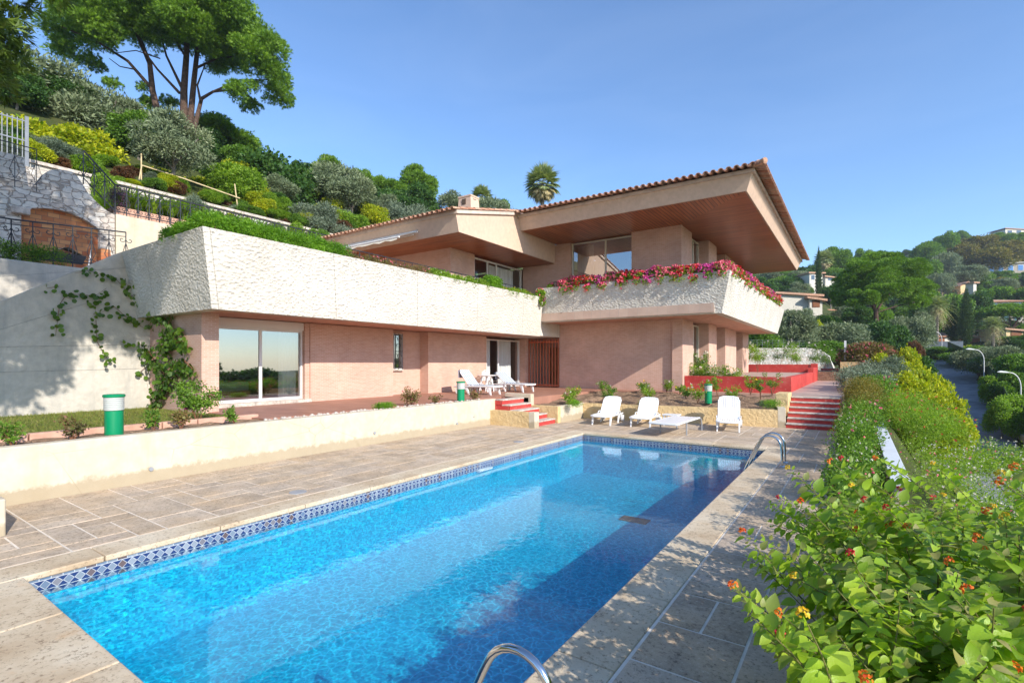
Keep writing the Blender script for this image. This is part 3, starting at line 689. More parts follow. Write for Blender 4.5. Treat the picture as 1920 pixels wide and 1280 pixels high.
def mitre(m,bot,top,th):
    def off(pts,i):
        p=Vector(pts[i]); ns=[]
        for a,b in ((i-1,i),(i,i+1)):
            if a>=0 and b<len(pts):
                t=(Vector(pts[b])-Vector(pts[a])).normalized(); ns.append(Vector((-t.y,t.x,0)))
        if len(ns)==1: return p+ns[0]*th
        return p+(ns[0]+ns[1])*th
    for i in range(len(bot)-1):
        m.hexa([bot[i],bot[i+1],off(bot,i+1),off(bot,i)],[top[i],top[i+1],off(top,i+1),off(top,i)])
mitre(m,pb,pt,.3); par1=m.build('lower_parapet','hammered_concrete',V)
m=MB(); pb=[(-11.8,19.5,3.82),(-4.05,19.5,3.82),(-4.05,35.3,3.82),(-9,35.3,3.82)]; pt=[(-11.8,19.15,5.3),(-3.7,19.15,5.3),(-3.7,35.65,5.3),(-9,35.65,5.3)]
mitre(m,pb,pt,.3); m.build('upper_parapet','hammered_concrete',V)
# ---- main roof
m=MB(); m.hexa([(-12.0,18.2,7.71),(-3.0,18.2,7.71),(-3.0,35.5,7.71),(-12.0,35.5,7.71)],[(-12.0,18.0,8.21),(-2.80,18.0,8.21),(-2.80,35.7,8.21),(-12.0,35.7,8.21)]); roof1=m.build('main_roof','fascia_plaster',V)
MB().add([(-11.95,18.25,7.70),(-3.06,18.25,7.70),(-6.3,21.5,7.70),(-11.95,21.5,7.70)],[(0,3,2,1)]).build('front_soffit','soffit_boards_long',roof1)
MB().add([(-3.06,18.25,7.70),(-3.06,35.44,7.70),(-6.3,35.44,7.70),(-6.3,21.5,7.70)],[(0,3,2,1)]).build('side_soffit','soffit_boards',roof1)
MB().box(-11.95,18.26,7.705,-3.06,35.44,7.712).build('inner_soffit','soffit_boards',roof1)
def rows(m,x0,y0,z0,ux,uy,length,slope,r=.088,tl=.42,s=.24):
    """one row of overlapping half-round cover tiles plus the channel row beside it, going up-slope in direction (ux,uy)"""
    n=max(1,int(length/tl)+1); k=6
    for ch in (0,1):
        if ch: x0-=uy*s/2; y0+=ux*s/2
        for i in range(n if not ch else min(n,2)):
            a=i*tl+(.03 if ch else 0); b=min(length,a+tl+.05)
            if b-a<.08: continue
            vs=[]
            for th in (0,.018):
                for t,rr in ((a,r*1.08),(b,r*.9)):
                    rr-=th
                    for q in range(k+1):
                        an=PI*q/k; w=rr*math.cos(an); h=rr*math.sin(an)*(-1 if ch else 1)
                        vs.append((x0+ux*t-uy*w,y0+uy*t+ux*w,z0+slope*t+h+(.015 if t==a else 0)+(.06 if ch else 0)))
            K=k+1; f=[(q,q+1,K+1+q,K+q) for q in range(k)]+[(2*K+q,3*K+q,3*K+q+1,2*K+q+1) for q in range(k)]+[(q,2*K+q,2*K+q+1,q+1) for q in range(k)]
            m.add(vs,f)
m=MB(); s=.24; X0,X1,Y0,Y1=-12.3,-2.36,17.54,36.1; ze=8.30; xm=(X0+X1)/2
for i in range(int((X1-X0)/s)):
    x=X1-.12-i*s; rows(m,x,Y0,ze,0,1,min(X1-x,x-X0)+.02 if x<xm else X1-x,.2)
for i in range(int((Y1-Y0)/s)):
    y=Y0+.12+i*s; rows(m,X1,y,ze,-1,0,min(y-Y0,(X1-X0)/2,Y1-y),.2)
m.build('roof_tiles','roof_tile',roof1,True)
m=MB(); zr=ze+.2*(X1-xm); e=.36
vs=[(X0+e,Y0+e,ze+.03),(X1-e,Y0+e,ze+.03),(X1-e,Y1-e,ze+.03),(X0+e,Y1-e,ze+.03),(xm,Y0+(X1-xm),zr),(xm,Y1-(X1-xm),zr)]
m.add(vs,[(0,1,4),(1,2,5,4),(2,3,5),(3,0,4,5)]); 
m.hexa([(X0+e,Y0+e,ze-.09),(X1-e,Y0+e,ze-.09),(X1-e,Y1-e,ze-.09),(X0+e,Y1-e,ze-.09)],[(X0+e,Y0+e,ze+.02),(X1-e,Y0+e,ze+.02),(X1-e,Y1-e,ze+.02),(X0+e,Y1-e,ze+.02)]); m.build('roof_deck','tile_mortar',roof1)
m=MB()
n=24
for i in range(n):
    t0=i/n; t1=(i+1)/n+.01; L5=(X1-xm)
    m.tube([(X1-L5*t0,Y0+L5*t0,ze+.06+.2*L5*t0),(X1-L5*t1,Y0+L5*t1,ze+.04+.2*L5*t1)],.10,8,r2=.085)
m.build('hip_tiles','roof_tile',roof1,True)
# ---- lower roof
zs=lambda y:7.44+.225*(y-14.1)
m=MB()
m.hexa([(-26,14.12,6.80),(-12.02,14.12,6.80),(-12.02,21.25,6.80),(-26,21.25,6.80)],[(-26,13.9,7.44),(-11.98,13.9,7.44),(-11.98,21.25,zs(21.25)),(-26,21.25,zs(21.25))]); roof2=m.build('lower_roof','fascia_plaster',V)
MB().box(-25.9,14.17,6.785,-12.07,21.2,6.81).build('soffit','soffit_boards',roof2)
m=MB()
for i in range(57): rows(m,-11.94-i*.24,13.62,7.49,0,1,4.4+(4 if i>0 else 0),.225)
m.build('roof_tiles','roof_tile',roof2,True)
m=MB(); m.hexa([(-26,13.86,7.40),(-11.9,13.86,7.40),(-11.9,22,7.40+.225*8.14),(-26,22,7.40+.225*8.14)],[(-26,13.86,7.53),(-11.9,13.86,7.53),(-11.9,22,7.53+.225*8.14),(-26,22,7.53+.225*8.14)]); m.build('roof_deck','tile_mortar',roof2)
# chimney
m=MB(); m.hexa([(-17.45,20.2,8.6),(-16.35,20.2,8.6),(-16.35,21.1,8.6),(-17.45,21.1,8.6)],[(-17.3,20.32,10.66),(-16.5,20.32,10.66),(-16.5,20.98,10.66),(-17.3,20.98,10.66)]); ch=m.build('chimney','fascia_plaster',roof2)
MB().box(-17.33,20.29,10.66,-16.47,21.01,10.74).build('chimney_cap','fascia_plaster',ch)
MB().box(-17.05,20.27,10.28,-16.8,20.31,10.56).build('smoke_vent','interior_dark',ch); MB().box(-16.53,20.5,10.28,-16.49,20.78,10.56).build('smoke_vent','interior_dark',ch)
# ---- windows and doors
def curtain(x,y,u0,u1,z0,z1,axis,parent,amp=.04,per=.13,mat='curtain'):
    n=int((u1-u0)/.02)+1; vs=[]
    for i in range(n+1):
        u=lerp(u0,u1,i/n); d=amp*math.sin(u/per*2*PI)+amp*.4*math.sin(u/per*1.3*PI+1)
        for z in (z0,z1): vs.append((x+d*(1 if z==z0 else .6),u,z) if axis=='y' else (u,y+d*(1 if z==z0 else .6),z))
    m=MB().add(vs,[(2*i,2*i+2,2*i+3,2*i+1) for i in range(n)]); return m.build('curtain',mat,parent,True)
def slider_y(name,x,y0,y1,z0,z1,parent,split=(.5,),mat='white_frame',glass='window_glass',fw=.06):
    """sliding door in a plane x=const facing +X"""
    m=MB(); m.box(x-.06,y0,z0,x+.05,y1,z0+fw*1.3); m.box(x-.06,y0,z1-fw,x+.05,y1,z1)
    m.box(x-.06,y0,z0+fw*1.3,x+.05,y0+fw,z1-fw); m.box(x-.06,y1-fw,z0+fw*1.3,x+.05,y1,z1-fw)
    for s_ in split: yy=lerp(y0,y1,s_); m.box(x-.04,yy-fw*.7,z0+fw*1.3,x+.03,yy+fw*.7,z1-fw)
    fr=m.build(name,mat,parent,bevel=.006)
    g=MB(); g.quad((x,y0+fw,z0+fw),(x,y1-fw,z0+fw),(x,y1-fw,z1-fw),(x,y0+fw,z1-fw)); g.build('pane',glass,fr)
    return fr
def slider_x(name,y,x0,x1,z0,z1,parent,split=(.5,),mat='beige_frame',glass='window_glass',fw=.06):
    m=MB(); m.box(x0,y-.05,z0,x1,y+.06,z0+fw); m.box(x0,y-.05,z1-fw,x1,y+.06,z1)
    m.box(x0,y-.05,z0+fw,x0+fw,y+.06,z1-fw); m.box(x1-fw,y-.05,z0+fw,x1,y+.06,z1-fw)
    for s_ in split: xx=lerp(x0,x1,s_); m.box(xx-fw*.7,y-.03,z0+fw,xx+fw*.7,y+.04,z1-fw)
    fr=m.build(name,mat,parent,bevel=.006)
    g=MB(); g.quad((x0+fw,y,z0+fw),(x1-fw,y,z0+fw),(x1-fw,y,z1-fw),(x0+fw,y,z1-fw)); g.build('pane',glass,fr)
    return fr
d1=slider_y('sliding_door',-14.12,6.18,9.14,.90,2.98,V,(.56,)); tag(d1,'left glass sliding door reflecting the sky')
MB().box(-14.3,6.15,.8,-13.82,9.3,.90).build('door_sill','tread_stone',d1,bevel=.01)
MB().box(-14.4,6.15,2.98,-14.0,9.2,3.218).build('shutter_box','white_frame',d1)
MB().box(-14.5,9.14,.9,-13.95,9.30,3.22).build('door_reveal','brick_salmon',d1)
curtain(-14.35,0,8.55,9.1,.9,3.1,'y',d1)
d2=slider_y('sliding_door',-13.98,18.28,21.03,.84,3.10,V,(.36,),glass='window_glass_clear'); tag(d2,'sliding glass door with white curtains beside the slatted gate')
curtain(-14.2,0,18.35,18.95,.84,3.1,'y',d2,.05); curtain(-14.2,0,19.5,20.6,.84,3.1,'y',d2,.05)
d3=slider_y('upper_window',-14.0,17.42,21.25,4.3,6.68,V,(.27,.45),glass='window_glass_clear'); curtain(-14.25,0,18.9,20.9,4.3,6.6,'y',d3,.05)
d4=slider_x('upper_window',21.45,-11.18,-8.12,4.3,7.66,V,(.56,)); curtain(0,21.75,-11.05,-10.2,4.3,7.55,'x',d4,.05)
k=0
for z0,z1,xx in ((.95,3.72,-6.15),(4.3,7.6,-6.15)):
    for y0,y1 in ((22.75,24.5),(26.1,28.1)):
        d=slider_y('side_window' if z0<2 else 'upper_window',xx,y0,y1,z0,z1,V,(.5,),'beige_frame','window_glass_clear'); curtain(xx-.3,0,y0+.05,y0+.8,z0,z1-.05,'y',d,.05)
# slit window with scroll grille inside the brick recess
sw=slider_y('slit_window',-14.31,13.02,13.46,1.76,3.10,V,(),'white_frame',fw=.03)
MB().box(-14.36,12.98,1.70,-14.24,13.5,1.76).build('sill','tread_stone',sw)
g=MB()
def scroll_pts(cx,cz,r,turn,sgn,n=16,a0=0):
    return [(cx+sgn*(r*(1-.72*i/n))*math.cos(a0+turn*i/n),cz+(r*(1-.72*i/n))*math.sin(a0+turn*i/n)) for i in range(n+1)]
for y in (13.05,13.24,13.43): g.tube([(-14.22,y,1.76),(-14.22,y,3.10)],.012,5)
for z in (1.82,2.43,3.04): g.tube([(-14.22,13.05,z),(-14.22,13.43,z)],.012,5)
for k,z in enumerate((1.98,2.24,2.62,2.88)):
    g.tube([(-14.22,q[0],q[1]) for q in scroll_pts(13.24,z,.13,5.2,1 if k%2 else -1)],.011,5)
g.build('scroll_grille','wrought_iron',sw)
# interior rooms seen through the glass
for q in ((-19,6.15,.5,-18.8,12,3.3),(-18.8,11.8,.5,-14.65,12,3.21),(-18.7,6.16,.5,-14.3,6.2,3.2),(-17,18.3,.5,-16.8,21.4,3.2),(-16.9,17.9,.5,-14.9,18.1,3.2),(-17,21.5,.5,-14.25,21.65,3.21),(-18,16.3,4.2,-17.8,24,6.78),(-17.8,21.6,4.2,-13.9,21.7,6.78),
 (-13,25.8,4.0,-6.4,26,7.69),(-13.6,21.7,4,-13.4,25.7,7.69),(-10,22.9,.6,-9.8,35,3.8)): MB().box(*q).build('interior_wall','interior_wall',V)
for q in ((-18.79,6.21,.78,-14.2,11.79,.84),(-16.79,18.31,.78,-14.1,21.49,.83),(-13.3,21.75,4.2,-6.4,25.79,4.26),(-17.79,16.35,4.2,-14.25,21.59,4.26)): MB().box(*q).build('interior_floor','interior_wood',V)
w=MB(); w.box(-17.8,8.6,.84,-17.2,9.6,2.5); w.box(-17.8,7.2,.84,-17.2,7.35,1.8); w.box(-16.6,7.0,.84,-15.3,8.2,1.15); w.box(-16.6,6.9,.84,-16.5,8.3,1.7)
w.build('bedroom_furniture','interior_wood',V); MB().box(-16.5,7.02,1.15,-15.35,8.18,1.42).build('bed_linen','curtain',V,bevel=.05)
# gate of vertical slats
gate=MB().box(-13.55,21.30,.86,-11.83,21.34,.95).build('gate','gate_paint',V); tag(gate,'rust red slatted metal gate in the inner corner'); MB().box(-13.55,21.30,2.98,-11.83,21.34,3.06).build('top_bar','gate_paint',gate)
for i in range(11):
    x=-13.52+i*.166; MB().box(x-.022,21.28,.82,x+.022,21.30,3.18).build('slat','gate_paint',gate)
w=MB(); w.box(-13.7,22.9,.7,-11.8,23.0,3.4); w.box(-13.75,21.6,.7,-13.6,23,3.4); w.build('porch_wall','brick_salmon',V)
MB().box(-13.3,22.84,.8,-12.6,22.9,2.8).build('inner_door','interior_wood',V)
# awning folded out under the lower roof
aw=thing('awning','cream retractable awning half open under the lower roof eaves','awning',(-15,14,6.9))
m=MB(); nA=14; vs=[]
for i in range(nA+1):
    x=lerp(-18.6,-14.1,i/nA)
    for (y,z) in ((14.05,7.08),(13.45,6.86),(13.05,6.70+.03*math.sin(i*2)),(13.03,6.58+.03*math.cos(i*2.6))): vs.append((x,y,z))
m.add(vs,[(i*4+k,(i+1)*4+k,(i+1)*4+k+1,i*4+k+1) for i in range(nA) for k in range(3)]); m.build('cloth','awning_cloth',aw,True)
MB().tube([(-18.7,13.05,6.68),(-14.0,13.05,6.68)],.035,8).build('front_bar','white_frame',aw,True)
MB().tube([(-18.7,14.02,7.08),(-14.0,14.02,7.08)],.06,8).build('roller','white_frame',aw,True)
MB().tube([(-14.2,14.0,6.98),(-14.9,13.5,6.80),(-14.2,13.08,6.68)],.022,6).build('folding_arm','white_frame',aw,True)
# ---- wing wall, upper garden walls
T=tag(MB().add([(-15.9,-6,-.4),(-15.9,-1.,.8),(-15.9,2.83,3.36),(-15.9,5.1,4.9),(-15.9,5.75,4.9),(-15.9,5.75,-.4),
  (-16.2,-6,-.4),(-16.2,-1.,.8),(-16.2,2.83,3.36),(-16.2,5.1,4.9),(-16.2,5.75,4.9),(-16.2,5.75,-.4)],
  [(0,5,4,3,2,1),(6,7,8,9,10,11),(0,1,7,6),(1,2,8,7),(2,3,9,8),(3,4,10,9),(4,5,11,10),(5,0,6,11)]).build('wing_wall','grey_concrete'),
  'grey rendered wing wall with a sloping top left of the house, half in shade','wall')
cab=[[(0,3.3),(5.2,4.5)],[(-1,.95),(4.4,3.5)],[(-1,2.2),(5.6,2.5)],[(-1,1.75),(5.5,1.85)]]
for k,(a,b) in enumerate(cab):
    m=MB().tube([(-15.88,a[0],a[1]),(-15.86,(a[0]+b[0])/2,(a[1]+b[1])/2-.02),(-15.88,b[0],b[1])],.0025,4)
    tag(m.build('trellis_wire','cable'),['thin wire stretched parallel to the sloping top of the grey wall','thin wire slanting across the middle of the grey wall','upper of two level wires across the grey wall','lower of two level wires across the grey wall'][k],'wire','wires on the grey wall')
tag(MB().box(-18.8,-8,-.5,-18.5,8,4.74).build('terrace_wall','grey_concrete',bevel=.02),'grey parapet wall of the upper terrace behind the sloping wing wall','wall')
m=MB(); m.box(-22,-8,-.5,-18.8,8,4.2); m.box(-22,8,-.5,-18.5,14,4.5); struct(m.build('upper_terrace','pale_tile'))
m=MB(); m.box(-26.0,-8,-.5,-22.25,42.5,7.3); struct(m.build('garden_terrace','soil'))
m=MB(); m.box(-25.99,7.1,7.31,-22.9,33,7.85); struct(m.build('raised_bed','soil'))
tag(MB().box(-22.25,6.9,3,-22.0,14.,7.36).build('retaining_wall','cream_wall',bevel=.02),'sunlit cream retaining wall right of the stone barbecue','wall')
T=thing('garden_stone_wall','long pale stone wall running along the foot of the planted hillside','wall',(-26,15,7.3))
MB().box(-26.3,-8,7.0,-26.0,33,9.62).build('wall','rubble_white',T); MB().box(-26.4,-8,9.62,-25.9,33,9.74).build('coping','tread_stone',T)
# stone barbecue wall with arch
top=[(-1,9.3),(0,9.2),(2.2,9.05)]
def onX(u,v,X):
    a=(u-960)/F; rx=CS*a-SN; d=X/rx; return ((SN*a+CS)*d, 2-(v-680)/F*d)
outl=[onX(u,v,-22.) for u,v in ((0,284),(30,290),(48,297),(50,352),(62,350),(72,342),(82,326),(95,318),(115,318),(140,323),(152,340),(165,362),(180,378),(200,395),(215,403))]
outl=[(outl[0][0]-6,outl[0][1])]+outl
arch=[onX(u,v,-22.) for u,v in ((40,402),(60,390),(85,390),(110,393),(135,400),(160,412),(187,430))]
def interp(L,y):
    if y<=L[0][0]: return L[0][1]
    for (a,p),(b,q) in zip(L,L[1:]):
        if y<=b: return lerp(p,q,(y-a)/max(1e-6,b-a))
    return L[-1][1]
T=thing('stone_barbecue','curved ashlar stone wall with an arched brick barbecue recess','barbecue',(-22.2,5,4.2))
m=MB(); ya=sorted(set([round(lerp(outl[0][0],outl[-1][0],i/90),3) for i in range(91)]+[round(arch[0][0],3),round(arch[-1][0],3)]))
for a,b in zip(ya,ya[1:]):
    mid=(a+b)/2; ins=arch[0][0]<mid<arch[-1][0]
    za,zb=(interp(arch,a),interp(arch,b)) if ins else (4.1,4.1); ta,tb=interp(outl,a),interp(outl,b)
    m.quad((-22,a,za),(-22,b,zb),(-22,b,tb),(-22,a,ta)); m.quad((-22.5,a,ta),(-22,a,ta),(-22,b,tb),(-22.5,b,tb))
    if ins: m.quad((-22.6,a,za),(-22.6,b,zb),(-22,b,zb),(-22,a,za))
y0,y1=arch[0][0],arch[-1][0]
m.quad((-22,y0,4.1),(-22,y0,interp(arch,y0)),(-22.6,y0,interp(arch,y0)),(-22.6,y0,4.1)); m.quad((-22,y1,4.1),(-22.6,y1,4.1),(-22.6,y1,interp(arch,y1)),(-22,y1,interp(arch,y1)))
m.quad((-22,outl[-1][0],4.1),(-22.5,outl[-1][0],4.1),(-22.5,outl[-1][0],7.4),(-22,outl[-1][0],7.4))
m.build('stone_face','ashlar',T)
MB().box(-22.245,y0-.05,4.1,-22.19,y1+.02,7.25).build('hearth_back','hearth_brick',T); MB().box(-22.19,y0+.1,5.05,-21.55,y1,5.3).build('hearth_shelf','hearth_brick',T)
MB().box(-21.8,y0-.25,6.72,-22.0,y0+.18,6.95).build('corbel','tread_stone',T,bevel=.03)
MB().box(-22.5,y1-.02,4.2,-21.8,y1+.25,6.0).build('side_pier','hearth_brick',T)
t=thing('grill','dark metal grill with a crumpled foil cover inside the brick recess','grill',(-22.1,4.9,5.3))
MB().hexa([(-22.1,4.85,5.305),(-21.65,4.85,5.305),(-21.65,5.85,5.305),(-22.1,5.85,5.305)],[(-22.15,4.75,5.62),(-21.58,4.75,5.62),(-21.58,5.95,5.62),(-22.15,5.95,5.62)]).build('trough','wrought_iron',t)
m=MB(); n=10; vs=[(lerp(-22.1,-21.62,j/4),lerp(5.05,5.85,i/n),5.63+.22*math.sin(PI*i/n)*(.6+.4*R.random())) for i in range(n+1) for j in range(5)]
m.add(vs,[(i*5+j,i*5+j+1,(i+1)*5+j+1,(i+1)*5+j) for i in range(n) for j in range(4)]); m.build('foil_cover','lamp_diffuser',t,True)
tag(MB().tube([(-21.0,5.95+.0*k,4.3) if k<0 else (-20.6,6.1+.34*math.cos(k*.55),4.75+.30*math.sin(k*.55)) for k in range(0,34)],.03,6).build('hose_reel','green_hose',smooth=True),'coiled green hose behind the railing beside the barbecue','hose')
tag(MB().tube([(-20.4,5.55,4.2),(-20.6,5.8,5.7)],.02,6).build('broom_handle','white_frame',smooth=True),'white pole leaning by the barbecue','pole')
# ---- railings
def railing(name,label,pts,h=1.0,mod=.42,parent=None,mat='wrought_iron',style=0,sc=1.):
    P0=Vector(pts[0]); t=thing(name,label,'railing',pts[0],'wrought iron railings of the villa')
    protos={}
    for a,b in zip(pts,pts[1:]):
        a=Vector(a); b=Vector(b); L=(b-a).length; n=max(1,round(math.hypot(b.x-a.x,b.y-a.y)/mod)); rz_=math.atan2(b.y-a.y,b.x-a.x)
        MB().tube([a+Vector((0,0,h)),b+Vector((0,0,h))],.016*sc,6).build('top_rail',mat,t)
        MB().tube([a+Vector((0,0,.10)),b+Vector((0,0,.10))],.012*sc,5).build('bottom_rail',mat,t)
        MB().tube([a+Vector((0,0,h-.14)),b+Vector((0,0,h-.14))],.008*sc,5).build('frieze_rail',mat,t)
        if style not in protos:
            w=(b-a).length/n; m=MB(); m.tube([(0,0,-.12),(0,0,h)],.011*sc,5)
            r=min(.085,w*.24)
            if style==0:
                for s in (-1,1):
                    m.tube([(q[0],0,q[1]) for q in scroll_pts(s*(r+.012),h-.25,r,5.4,s,14,PI)],.007*sc,4)
                    m.tube([(0,0,.16),(s*w*.25,0,.42),(s*.01,0,.68*h)],.007*sc,4)
                    m.tube([(q[0],0,q[1]) for q in scroll_pts(s*(r+.012),.22,r*.8,5.4,s,12,-PI)],.006*sc,4)
            else:
                for s in (-1,1): m.tube([(q[0],0,q[1]) for q in scroll_pts(s*w*.25,h*.5,min(w*.22,h*.3),5.6,s,14,PI)],.008*sc,4)
            pr=m.build('baluster',mat,t); protos[style]=pr; first=True
        else: pr=protos[style]; first=False
        for i in range(n+1):
            p=a.lerp(b,i/n); o=pr if (first and i==0) else pr.copy()
            if o is not pr: C.objects.link(o)
            o.matrix_parent_inverse=Matrix.Identity(4); o.parent=t
            o.location=p-P0; o.rotation_euler=(0,0,rz_)
    return t
railing('iron_railing','scrolled wrought iron railing on the grey parapet in front of the barbecue',[(-18.95,-1,4.75),(-18.95,3.6,4.75),(-18.95,6.2,4.95)],1.15,.42,sc=1.4)
railing('iron_railing','wrought iron railing on top of the sunlit cream retaining wall',[(-22.1,6.0,8.3),(-22.1,6.9,7.38),(-22.1,16.5,7.38)],1.05,.36,sc=1.7)
railing('iron_railing','wrought iron railing at the far upper left above the barbecue wall',[(-21.9,2.2,7.65),(-21.9,4.75,7.65)],1.25,.55)
railing('iron_railing','low wrought iron railing behind the planted balcony edge',[(-12.75,7.6,4.75),(-12.75,18.9,4.75)],.72,.38)
railing('iron_railing','wrought iron railing on the upper balcony behind the pink flowers',[(-11.4,19.75,5.2),(-4.3,19.75,5.2),(-4.3,34,5.2)],.42,.16,style=0)
t=thing('iron_gate','grey wrought iron gate with vertical bars at the upper left edge','gate',(-24.5,4.4,9.0))
for k in range(9):
    MB().tube([(-24.5,3.9+k*.13,9.0),(-24.5,3.9+k*.13,10.7)],.018,5).build('bar','grey_iron',t)
for y in (3.8,5.05): MB().box(-24.54,y-.05,8.6,-24.46,y+.05,10.8).build('gate_post','grey_iron',t)
for z in (9.2,9.9,10.6): MB().box(-24.52,3.85,z,-24.48,5.0,z+.04).build('cross_bar','grey_iron',t)
tag(MB().box(-24.7,-2,7.2,-24.2,5.2,8.95).build('gate_base_wall','ashlar'),'stone base wall below the grey iron gate','wall')
# ================================================================ RED TERRACE, PATH, STONE WALL
T=thing('red_terrace','raised terrace with red walls and pale tiled floor at the right of the villa','terrace',(-4,28,.8))
w=MB(); w.box(-5.65,21.5,.3,-2.2,36,1.40); w.build('floor','pale_tile',T)
w=MB(); w.box(-5.9,21.4,.3,-2.0,21.6,1.46); w.box(-2.2,21.6,.3,-2.0,33,1.47); w.box(-2.25,33,.3,-1.98,36,1.72); w.box(-2.3,36,.3,-1.96,36.6,1.95); w.box(-6.2,36.05,.3,-2.3,36.25,1.90); w.build('red_wall','red_paint',T)
w=MB(); w.box(-6,21.12,.3,-1.9,21.395,.84); w.build('ledge','kerb_salmon',T)
T=thing('red_stairs','distant red steps at the end of the garden path','stairs',(-1.2,38,.9))
for i in range(5):
    MB().box(-1.95,38+.35*i,.5,-.5,40.5,.9+.15*i+.11).build('riser','red_paint',T); MB().box(-1.95,37.98+.35*i,.9+.15*i+.11,-.5,38.36+.35*i,.9+.15*i+.15).build('tread','tread_stone',T)
m=MB(); m.box(-12,36.3,-.5,3.5,43.1,1.45); struct(m.build('upper_garden','soil'))
wall=MB(); pts=[(-12,39.8,3.7),(-8.8,41.4,3.5),(-7.4,42.3,3.2),(-6,43.2,3.15),(-4.4,44.1,3.15),(-3.1,44.8,3.15),(-2.3,45.1,3.0),(-1.7,45.1,2.5),(-1.4,44.8,1.6)]
for a,b in zip(pts,pts[1:]): wall.hexa([(a[0],a[1],1.2),(b[0],b[1],1.2),(b[0]+.1,b[1]+.35,1.2),(a[0],a[1]+.4,1.2)],[(a[0],a[1],a[2]),(b[0],b[1],b[2]),(b[0]+.1,b[1]+.35,b[2]),(a[0],a[1]+.4,a[2])])
tag(wall.build('stone_wall','rubble_white'),'curved white rubble stone wall behind the red terrace','wall')
t=thing('mesh_fence','low dark wire fence on top of the white rubble wall','fence',(-6,44.8,3.1))
fp=[Vector((-9.2,41.5,3.5)),Vector((-7.4,42.6,3.2)),Vector((-3.3,45.0,3.1))]
for a,b,n in ((fp[0],fp[1],5),(fp[1],fp[2],12)):
    for i in range(n): q=a.lerp(b,i/n); MB().tube([q,q+Vector((0,0,.62))],.012,5).build('post','grey_iron',t)
    for z in (.25,.42,.6): MB().tube([a+Vector((0,0,z)),b+Vector((0,0,z))],.006,4).build('wire','grey_iron',t)
# right-hand planters
T=thing('planter_edge','pale stone coping of a narrow planter wall running through the right flower bed','wall',(.45,15,0))
MB().box(.40,7.9,-.6,.54,23.5,.47).build('wall','cream_wall',T)
for i in range(13): MB().box(.365,7.85+i*1.205,.47,.575,7.85+(i+1)*1.205-.008,.51).build('coping_stone','white_stone_cap',T,bevel=.004)
m=MB(); m.box(.02,-3,-.5,.40,24,.16); struct(m.build('planter_soil','soil'))
tag(MB().box(-.40,15.6,-.1,-.12,18.0,.50).build('planter_box','cream_rough',bevel=.01),'rough ochre planter wall at the foot of the right stairs','planter')
tag(MB().box(-.34,23.2,.5,-.05,27.5,1.42).build('planter_box','cream_wall',bevel=.01),'cream planter wall half hidden by grey shrubs beside the upper path','planter')
tag(MB().box(-.8,36.8,.9,1.5,37.3,2.05).build('planter_box','cream_rough',bevel=.01),'ochre planter pier at the far end of the path','planter')
# ================================================================ BOLLARD LIGHTS
def bollard(x,y,z,h,r,label):
    t=thing('bollard_light',label,'garden light',(x,y,z),'green garden bollard lights')
    MB().lathe(x,y,[(r*.92,z),(r*.92,z+h*.62),(r*.98,z+h*.63)],32).build('post','green_enamel',t,True)
    pr=[(r*.95,z+h*.63)]
    for k in range(7): zz=z+h*(.64+.043*k); pr+=[(r*1.0,zz),(r*1.0,zz+h*.028),(r*.93,zz+h*.034)]
    MB().lathe(x,y,pr,32).build('diffuser','lamp_diffuser',t,True)
    MB().lathe(x,y,[(r*1.06,z+h*.935),(r*1.1,z+h*.95),(r*1.1,z+h*.985),(r*.98,z+h)],32).build('cap','green_enamel',t,True)
bollard(-10.55,3.28,.72,.74,.145,'large green and white bollard light nearest the camera on the left wall')
bollard(-10.22,12.1,.76,.66,.13,'green bollard light behind the wall in front of the striped loungers')
bollard(-4.16,17.95,.62,.66,.125,'green bollard light standing in the rose bed behind the white loungers')
